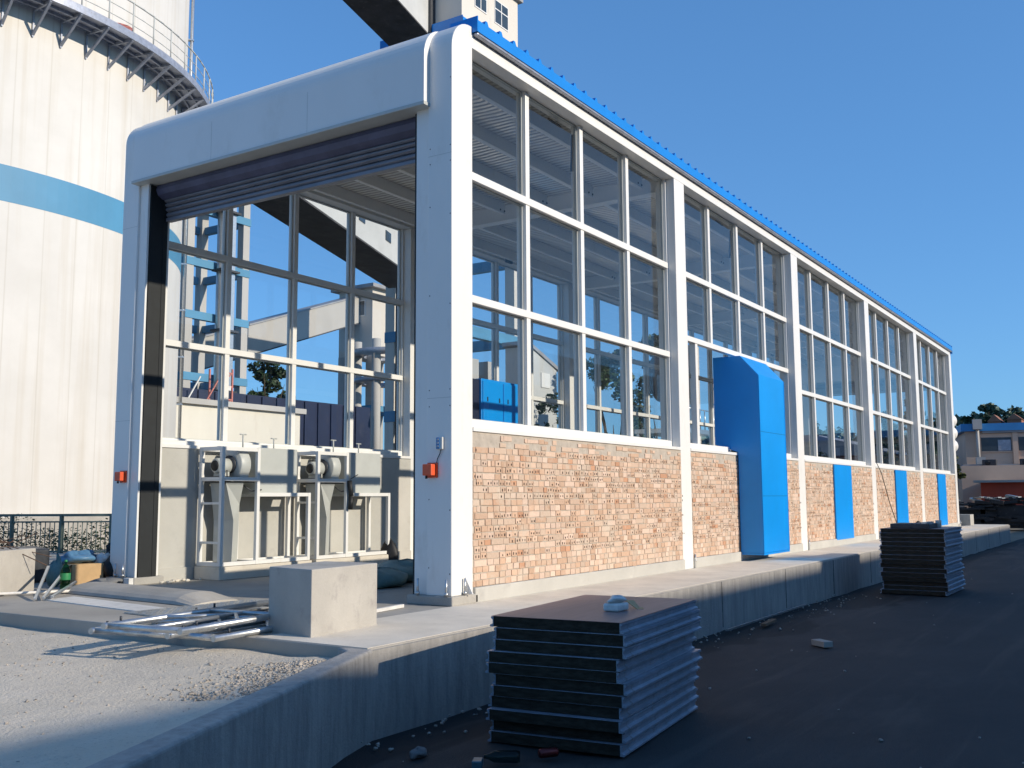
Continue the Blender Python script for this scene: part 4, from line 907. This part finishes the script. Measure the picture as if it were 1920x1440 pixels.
# frame towers
def frame_tower(name, x0, x1, y0, y1, levels, top, leg, label, mleg='tower_white', dpt=0.55):
    t_ = thing(name, (x0, y0, -0.6), label, 'tower')
    for (a, c) in ((x0, y0), (x1-leg, y0), (x0, y1-leg), (x1-leg, y1-leg)): MB().box(a, a+leg, c, c+leg, -0.6, top).build('leg', mleg, t_)
    for z in levels:
        b = MB(); e = 0.04; b.box(x0-e, x1+e, y0-e, y0+leg*0.6, z, z+dpt); b.box(x0-e, x1+e, y1-leg*0.6, y1+e, z, z+dpt); b.box(x0-e, x0+leg*0.6, y0+leg*0.6, y1-leg*0.6, z, z+dpt); b.box(x1-leg*0.6, x1+e, y0+leg*0.6, y1-leg*0.6, z, z+dpt)
        b.build('floor_beam', 'pale_blue', t_)
    return t_
t1 = frame_tower('elevator_tower', 23.4, 27.3, 33.0, 36.6, (6.7, 9.7, 12.3, 15.0, 17.6), 20.6, 0.42, 'slim concrete frame tower with blue beams behind the inner windows', 'tower_grey', 0.38)
b = MB(); b.tube((25.3, 32.7, -0.5), (25.3, 32.7, 18.0), 0.28, 16); b.box(25.62, 25.95, 32.5, 32.9, -0.5, 17.5); b.build('elevator_duct', 'steel_galv', t1)
b = MB()
for z in range(-0, 17, 3): b.box(24.9, 26.1, 32.3, 33.0, z+0.2, z+0.3)
b.build('duct_clamp', 'steel_dark', t1)
ht = frame_tower('headhouse_tower', 52.91, 61.15, 38.0, 45.5, (7.0, 13.3, 20.0, 27.0, 33.0), 37.2, 0.9, 'tall white headhouse tower with blue bands and windows above the roof', 'tower_white', 0.85)
MB().box(52.95, 61.11, 38.04, 45.46, 37.2, 43.2).build('wall', 'tower_white', ht)
b = MB(); b.box(52.6, 61.5, 37.7, 45.8, 43.201, 43.5); b.build('roof', 'grey_roof', ht)
b = MB(); e = 0.45
b.box(52.91-e, 61.15+e, 38.0-e, 38.0-e+0.05, 37.25, 38.2); b.box(52.91-e, 52.96-e, 38.0-e+0.05, 45.5+e, 37.25, 38.35); b.box(52.91-e, 61.15+e, 38.0-e+0.051, 38.0, 37.20, 37.24)
b.build('balcony', 'roof_blue', ht)
def win(parent, x0, x1, y, z0, z1, mat='pane_dark'):
    f = MB(); f.box(x0-0.08, x1+0.08, y-0.05, y-0.002, z0-0.1, z1+0.08); fo = f.build('window', 'white_frame', parent)
    g_ = MB(); xm = (x0+x1)/2; zm = z0+(z1-z0)*0.62
    for (a, c) in ((x0, xm-0.05), (xm+0.05, x1)):
        for (p, q) in ((z0, zm-0.05), (zm+0.05, z1)): g_.box(a, c, y-0.058, y-0.051, p, q)
    g_.build('pane', mat, fo)
for (a, c, p, q) in ((54.75, 56.3, 40.2, 42.0), (57.6, 59.5, 40.0, 41.9)): win(ht, a, c, 38.04, p, q)
b = MB(); b.tube((52.75, 44.0, -0.5), (52.75, 44.0, 43), 0.25, 10); b.box(52.3, 52.9, 40.6, 41.0, 37.3, 43); b.build('riser_pipe', 'steel_dark', ht)
for k in range(3): MB().box(54+2.3*k, 55+2.3*k, 39.5, 42.5, 0, 12).build('hopper', 'tower_grey', ht)
# galleries
def gallery(p0, p1, w_, z0a, z0b, h, label, name='conveyor_gallery', wins=True, mat='gallery_white'):
    p0 = Vector(p0); p1 = Vector(p1); d = (p1-p0).normalized(); e = Vector((-d.y, d.x))*w_/2
    t_ = thing(name, (p0.x, p0.y, z0a), label, 'conveyor', 'conveyor galleries of the plant')
    def Q(za, zb, ea, grow=1.0):
        A_, B_ = p0, p1; E = e*grow
        lo = [(A_.x-E.x, A_.y-E.y, z0a+za), (B_.x-E.x, B_.y-E.y, z0b+za), (B_.x+E.x, B_.y+E.y, z0b+za), (A_.x+E.x, A_.y+E.y, z0a+za)]
        hi = [(v[0], v[1], v[2]+zb-za) for v in lo]
        return lo+hi
    F = [(0, 3, 2, 1), (4, 5, 6, 7), (0, 1, 5, 4), (1, 2, 6, 5), (2, 3, 7, 6), (3, 0, 4, 7)]
    b = MB(); b.add(Q(0.12, h, 0), F); b.build('wall', mat, t_)
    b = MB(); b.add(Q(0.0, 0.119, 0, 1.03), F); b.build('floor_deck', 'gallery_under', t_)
    b = MB(); b.add(Q(h+0.001, h+0.15, 0, 1.1), F); b.build('roof', 'grey_roof', t_)
    if wins:
        b = MB(); Lg = (p1-p0).length; k = 3.0; sgn = -1 if e.y > 0 else 1
        while k < Lg-2:
            c0 = p0+d*k+e*sgn*1.0*(1.012); zz = z0a+(z0b-z0a)*k/Lg+h*0.55
            b.bar((c0.x, c0.y, zz), (c0.x+d.x*1.1, c0.y+d.y*1.1, zz+(z0b-z0a)/Lg*1.1), 0.06, 0.7); k += 5.2
        b.build('window', 'pane_dark', t_)
    return t_
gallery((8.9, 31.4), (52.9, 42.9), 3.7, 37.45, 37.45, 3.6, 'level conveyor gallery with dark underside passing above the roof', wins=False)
gallery((26.6, 33.2), (52.9, 43.3), 3.0, 17.55, 17.55, 3.0, 'level grey conveyor gallery crossing behind the top inner panes')
gallery((42.0, 61.0), (66.0, 61.0), 2.4, 9.9, 18.2, 2.7, 'rising conveyor gallery far behind, leading to the small white tower', wins=False, mat='tower_grey')  # darker grey wall colour stands in for the shade on this side
st_ = frame_tower('transfer_tower', 66.0, 72.0, 58.2, 62.6, (9.5,), 15.0, 0.8, 'small distant white transfer tower at the top of the rising gallery', 'tower_grey')
MB().box(66.02, 71.98, 58.22, 62.58, 15.0, 21.6).build('wall', 'tower_white', st_); MB().box(65.4, 72.6, 57.6, 63.2, 21.601, 21.95).build('roof', 'grey_roof', st_)
for (ya_, yb_) in ((59.2, 60.3), (61.0, 61.9)):
    wf = MB().box(65.95, 66.018, ya_-0.1, yb_+0.1, 18.9, 20.5).build('window', 'white_frame', st_); MB().box(65.92, 65.949, ya_, yb_, 19.0, 20.4).build('pane', 'pane_dark', wf)
rt_ = thing('round_platform', (66.5, 57.5, -0.6), 'round two-level platform on legs below the transfer tower', 'platform')
for k in range(6):
    a = k*math.pi/3+0.3; MB().tube((66.5+3*math.cos(a), 56.5+3*math.sin(a), -0.6), (66.5+3*math.cos(a), 56.5+3*math.sin(a), 16.0), 0.42, 10).build('leg', 'tower_grey', rt_)
b = MB(); b.lathe([(2.4, 12.0), (3.5, 12.0), (3.5, 12.4), (2.4, 12.4), (2.4, 12.0)], (66.5, 56.5, 0), 30); b.lathe([(2.4, 14.6), (3.8, 14.6), (3.8, 15.1), (2.4, 15.1), (2.4, 14.6)], (66.5, 56.5, 0), 30); b.build('ring_deck', 'steel_blue', rt_)
# orange lattice by the white building
lt = thing('lattice_mast', (24.2, 30.2, -0.6), 'small orange and white lattice structure above the white building roof', 'lattice')
b = MB(); cx, cy = 22.6, 29.5
for (a, c) in ((0, 0), (0.7, 0), (0, 0.7), (0.7, 0.7)): b.bar((cx+a, cy+c, 5.08), (cx+a, cy+c, 6.9), 0.07, 0.07)
for z in (5.5, 6.1, 6.7): b.bar((cx, cy, z), (cx+0.7, cy, z), 0.06, 0.06); b.bar((cx, cy, z-0.5), (cx+0.7, cy, z), 0.04, 0.04)
b.bar((cx-0.9, cy, 5.1), (cx, cy, 6.5), 0.05, 0.05); b.build('frame', 'faded_red', lt)
b = MB(); b.bar((cx-1.9, cy, 5.1), (cx-1.1, cy, 6.4), 0.05, 0.05); b.bar((cx-0.2, cy-0.1, 6.0), (cx+0.5, cy-0.1, 6.0), 0.12, 0.2); b.build('stay', 'bag_white', lt)
# slanted grey shed seen through the side windows
sh = thing('grey_shed', (34, 20, 0), 'grey shed with a slanted roof seen through the first bay', 'shed')
b = MB(); b.ext([(37.4, -0.6), (40.3, -0.6), (40.3, 8.1), (37.4, 9.1)][::-1], 'y', 22.4, 23.9); b.build('wall', 'gallery_white', sh)
MB().box(38.6, 39.5, 22.35, 22.399, 7.0, 7.8).build('window', 'white_frame', sh)
b = MB(); b.ext([(40.5, 8.04), (37.2, 9.2), (37.2, 9.4), (40.5, 8.24)][::-1], 'y', 22.3, 24.0); b.build('roof', 'grey_roof', sh)
# dust collector drum and pipework
dc = thing('dust_collector', (35.5, 12.5, -0.6), 'dark round drum on a steel stand seen through the open lower pane', 'machine')
b = MB(); b.lathe([(0, -0.5), (1.1, -0.5), (1.15, -0.4), (1.15, 0.9), (0.6, 1.3), (0, 1.3)], (35.3, 13.0, 6.6), 28, 'y'); b.build('drum', 'steel_dark', dc)
b = MB(); b.bar((35.0, 13.0, 5.8), (34.6, 13.0, 4.5), 0.5, 0.5); b.bar((35.5, 13.0, 5.6), (36.3, 13.0, 4.2), 0.35, 0.35); b.build('strut', 'steel_dark', dc)
b = MB(); b.box(33.8, 37.4, 12.0, 14.5, 3.9, 4.1)
for (a, c) in ((33.9, 12.1), (37.2, 12.1), (33.9, 14.3), (37.2, 14.3)): b.box(a, a+0.14, c, c+0.14, -0.6, 3.9)
for k in range(7): b.tube((33.9+0.55*k, 12.0, 4.1), (33.9+0.55*k, 12.0, 5.0), 0.03, 6)
b.tube((33.8, 12.0, 5.0), (37.4, 12.0, 5.0), 0.03, 6); b.build('stand', 'steel_galv', dc)
pw = thing('pipe_rack', (39, 12, -0.6), 'steel ladder and pipes beside the dark drum', 'pipe rack')
b = MB(); rnd = random.Random(5)
for k in range(7): x = 38.0+0.33*k; b.tube((x, 12.3+rnd.uniform(-.4, .4), -0.6), (x, 12.3, rnd.uniform(4.5, 7.5)), 0.07, 8)
b.build('pipe', 'tower_grey', pw)
b = MB()
for k in range(9): b.bar((37.8, 12.0, 0.3+0.75*k), (40.4, 12.0, 0.3+0.75*k), 0.06, 0.06)
b.build('rung', 'steel_dark', pw)
wb2 = MB(); wb2.box(39.5, 40.5, 14.0, 14.8, -0.6, 8.7); tag(wb2.build('white_house', 'tower_white'), 'plain white wall rising behind the dark drum', 'building')

# ================================================================== RIGHT BACKGROUND
bb = thing('beige_building', (62, 0, -0.5), 'beige two-storey building with blue roof edge at the right', 'building')
MB().box(60.0, 75.0, -32.0, 4.95, -0.6, 4.9).build('wall', 'beige', bb)
MB().box(59.7, 75.3, -32.3, 5.2, 4.901, 5.35).build('roof', 'far_roof_blue', bb)
b = MB(); b.box(59.8, 60.0, -32.0, 4.0, 4.78, 4.9); b.box(58.6, 60.0, -32.0, 5.3, 2.72, 2.86); b.build('ledge', 'grey_roof', bb)
for k in range(8):
    y1 = 4.10-2.35*k if k == 0 else 2.05-3.2*(k-1); y0 = y1-(1.68 if k == 0 else 2.5)
    f = MB(); f.box(59.94, 59.999, y0-0.06, y1+0.06, 3.60, 4.75); fo = f.build('window', 'beige', bb)
    g_ = MB(); g_.box(59.92, 59.939, y0, y1, 3.68, 4.50); g_.build('pane', 'pane_dark', fo)
    g_ = MB(); g_.box(59.91, 59.919, y0+0.05, y0+0.75, 3.7, 4.35); g_.build('blind', 'steel_blue', fo)
for k in range(5): MB().box(59.85, 59.9995, 2.08-3.2*k, 2.36-3.2*k, 2.87, 4.77).build('pilaster', 'beige', bb)
MB().box(56.5, 58.7, -32.0, 5.6, -0.6, 2.72).build('extension', 'beige', bb)
b = MB(); b.tube((59.7, 4.3, 2.9), (59.7, 4.3, 5.0), 0.10, 10); b.box(59.4, 59.8, 4.05, 4.55, 5.0, 5.6); b.box(59.0, 59.5, 4.0, 4.5, 2.87, 3.3); b.build('drainpipe', 'tower_grey', bb)
for k, (y, lab) in enumerate(((2.9, 'grey outdoor air unit on the ledge under the first window'), (0.9, 'dark crate on the ledge at the right edge'))):
    a_ = thing('air_unit', (57.8, y, 2.87), lab, 'air unit'); MB().box(57.5, 58.0, y-0.38, y+0.38, 2.73, 3.12).build('case', 'steel_dark', a_, bevel=0.02)
    MB().lathe([(0, -0.02), (0.15, -0.02), (0.15, 0.0), (0, 0)], (57.49, y+0.08, 2.93), 16, 'x').build('fan_grille', 'black', a_)
bb.rotation_euler = (0, 0, R(14))
rs = thing('red_shed', (52, 0, -0.5), 'small red shed with pale roof in front of the beige building', 'shed')
MB().box(52.0, 55.5, -6.0, 2.66, -0.5, 1.70).build('wall', 'red_shed', rs); MB().box(51.6, 55.8, -6.3, 2.95, 1.701, 1.82).build('roof', 'tower_grey', rs)
rnd = random.Random(31)
for k, (y, h_, lab) in enumerate(((2.1, 0.85, 'dark scrap heap in front of the red shed, nearest the wash bay'), (0.9, 0.95, 'dark scrap heap in front of the red shed, the middle one'), (-0.5, 1.0, 'dark scrap heap in front of the red shed, at the right edge'))):
    t_ = thing('scrap_pile', (44.5, y, -0.5), lab, 'scrap pile', 'scrap heaps in front of the red shed')
    b = MB(); 
    for q in range(70):
        x = 44.5+rnd.uniform(-0.9, 0.9); yy = y+rnd.uniform(-0.9, 0.9); z = rnd.uniform(-0.5, h_-0.15); a = rnd.uniform(-0.5, 0.5); L_ = rnd.uniform(0.3, 1.1)
        b.bar((x, yy-L_/2, z), (x+0.2*a, yy+L_/2, z+0.2*a), rnd.uniform(0.05, 0.3), rnd.uniform(0.03, 0.16))
    b.box(43.9, 45.1, y-0.7, y+0.7, -0.5, h_-0.45); b.build('heap', 'scrap', t_)
    b = MB()
    for q in range(7): yy = y+rnd.uniform(-0.8, 0.7); b.bar((44.0, yy, h_-0.1+rnd.uniform(-.08, .08)), (44.6, yy+0.45, h_-0.05+rnd.uniform(-.1, .1)), 0.16, 0.05)
    b.build('sheet_offcuts', 'steel_galv', t_)
# hill, wood and houses
hl = MB(); vs = []; fs = []; HN, HM = 60, 16
def hillz(x, y):
    q = max(0, 1-abs(y-10)/190.0); return -0.6+16.5*(1-math.exp(-((x-150)/60.0)**2 if x > 150 else 0))*min(1, q*1.5)*(0.92+0.08*math.sin(y*0.09)+0.03*math.sin(y*.31))
for j in range(HM+1):
    for i in range(HN+1):
        x = 150+j*14; y = -180+i*380/HN; vs.append((x, y, hillz(x, y)))
for j in range(HM):
    for i in range(HN): fs.append((j*(HN+1)+i, (j+1)*(HN+1)+i, (j+1)*(HN+1)+i+1, j*(HN+1)+i+1))
hl.add(vs, fs, 0, True); struct(hl.build('hill', 'hill_earth'))
wd = MB(); rnd = random.Random(8)
for k in range(520):
    x = rnd.uniform(185, 262); y = rnd.uniform(-40, 150); z = hillz(x, y); r_ = rnd.uniform(2.0, 3.8)
    if x < 236 and 14 < y < 29: continue
    for q in range(26):
        d = Vector((rnd.gauss(0, 1), rnd.gauss(0, 1), rnd.gauss(0, 1))).normalized()*r_*rnd.uniform(0.5, 1); p = Vector((x, y, z+r_*0.8))+d; s_ = rnd.uniform(0.5, 1.1)
        e = Vector((rnd.gauss(0, 1), rnd.gauss(0, 1), rnd.gauss(0, 1))).normalized()*s_; g_ = e.cross(Vector((0.3, rnd.gauss(0, 1), 1))).normalized()*s_*0.8
        wd.add([p-e, p-g_, p+e, p+g_], [(0, 1, 2, 3)], rnd.choice((0, 0, 1)))
tag(wd.build('wood', ['leaf_far', 'leaf_haze']), 'wooded slope on the far hill', 'wood', kind='stuff')
for k, (y, h_, r_, lab) in enumerate(((31.5, 6, 3.4, 'dark rounded tree on the hill crest just right of the wash bay'), (26.8, 7.5, 4.4, 'largest round tree on the hill crest'), (21.8, 6.4, 3.8, 'broad tree on the crest right of the largest one'), (18.2, 6.2, 3.2, 'dark tree on the crest at the right edge'))):
    x = 240; tree(x, y, h_, r_, lab, 'trees on the hill crest', 'leaf_far', 2600, 0.55, z0=hillz(x, y)-1.0, tk=0.12, seed=40+k, leaf2='leaf_haze')
for k, (y, zz, s_, lab) in enumerate(((23.6, 13.2, 2.4, 'orange brick house on the hill, left one'), (19.6, 13.6, 2.7, 'orange brick house on the hill, right one'))):
    x = 225; a_ = thing('hill_house', (x, {0: 23.5, 1: 19.7}[k], zz), lab, 'house', 'brick houses on the hill')
    y_ = {0: 23.5, 1: 19.7}[k]; zb_ = hillz(x, y_)-0.4
    MB().box(x, x+6, y_-s_/2, y_+s_/2, zb_, zb_+4.3+k*0.5).build('wall', 'red_brick_far', a_)
    b = MB(); b.ext([(y_-s_/2-0.2, zb_+4.3+k*0.5), (y_+s_/2+0.2, zb_+4.3+k*0.5), (y_, zb_+5.8+k*0.3)], 'x', x-0.2, x+6.2); b.build('roof', 'red_brick_far', a_)
    b = MB(); b.box(x-0.05, x-0.01, y_-0.5, y_+0.1, zb_+2.6, zb_+3.6); b.build('window', 'pane_dark', a_)
# workshop roofs seen low through the far bays
wr = thing('workshop', (60, 14, -0.5), 'low brown workshop with long roof seen through the third bay', 'building')
MB().box(58, 70, 8.5, 19.0, -0.6, 3.6).build('wall', 'red_brick_far', wr)
b = MB(); b.ext([(8.0, 3.6), (19.5, 3.6), (14.0, 5.2)], 'x', 57.5, 70.5); b.build('roof', 'grey_roof', wr)
# building across the road whose shadow lies over the road
op = thing('opposite_building', (5, -30, -0.6), 'long plain building across the road behind the viewer', 'building')
MB().box(-45, 75, -38, -25.0, -0.6, 9.83).build('wall', 'beige', op)
MB().box(11.9, 13.3, -27.0, -25.02, 9.831, 10.25).build('roof_shadow_box', 'beige', op)  # unseen roof box, added to push the shadow edge onto the slab
b = MB()
for k in range(24):
    for z in (1.2, 5.2): b.box(-42+5*k, -39.4+5*k, -25.0, -24.96, z, z+2.2)
b.build('window', 'pane_dark', op)
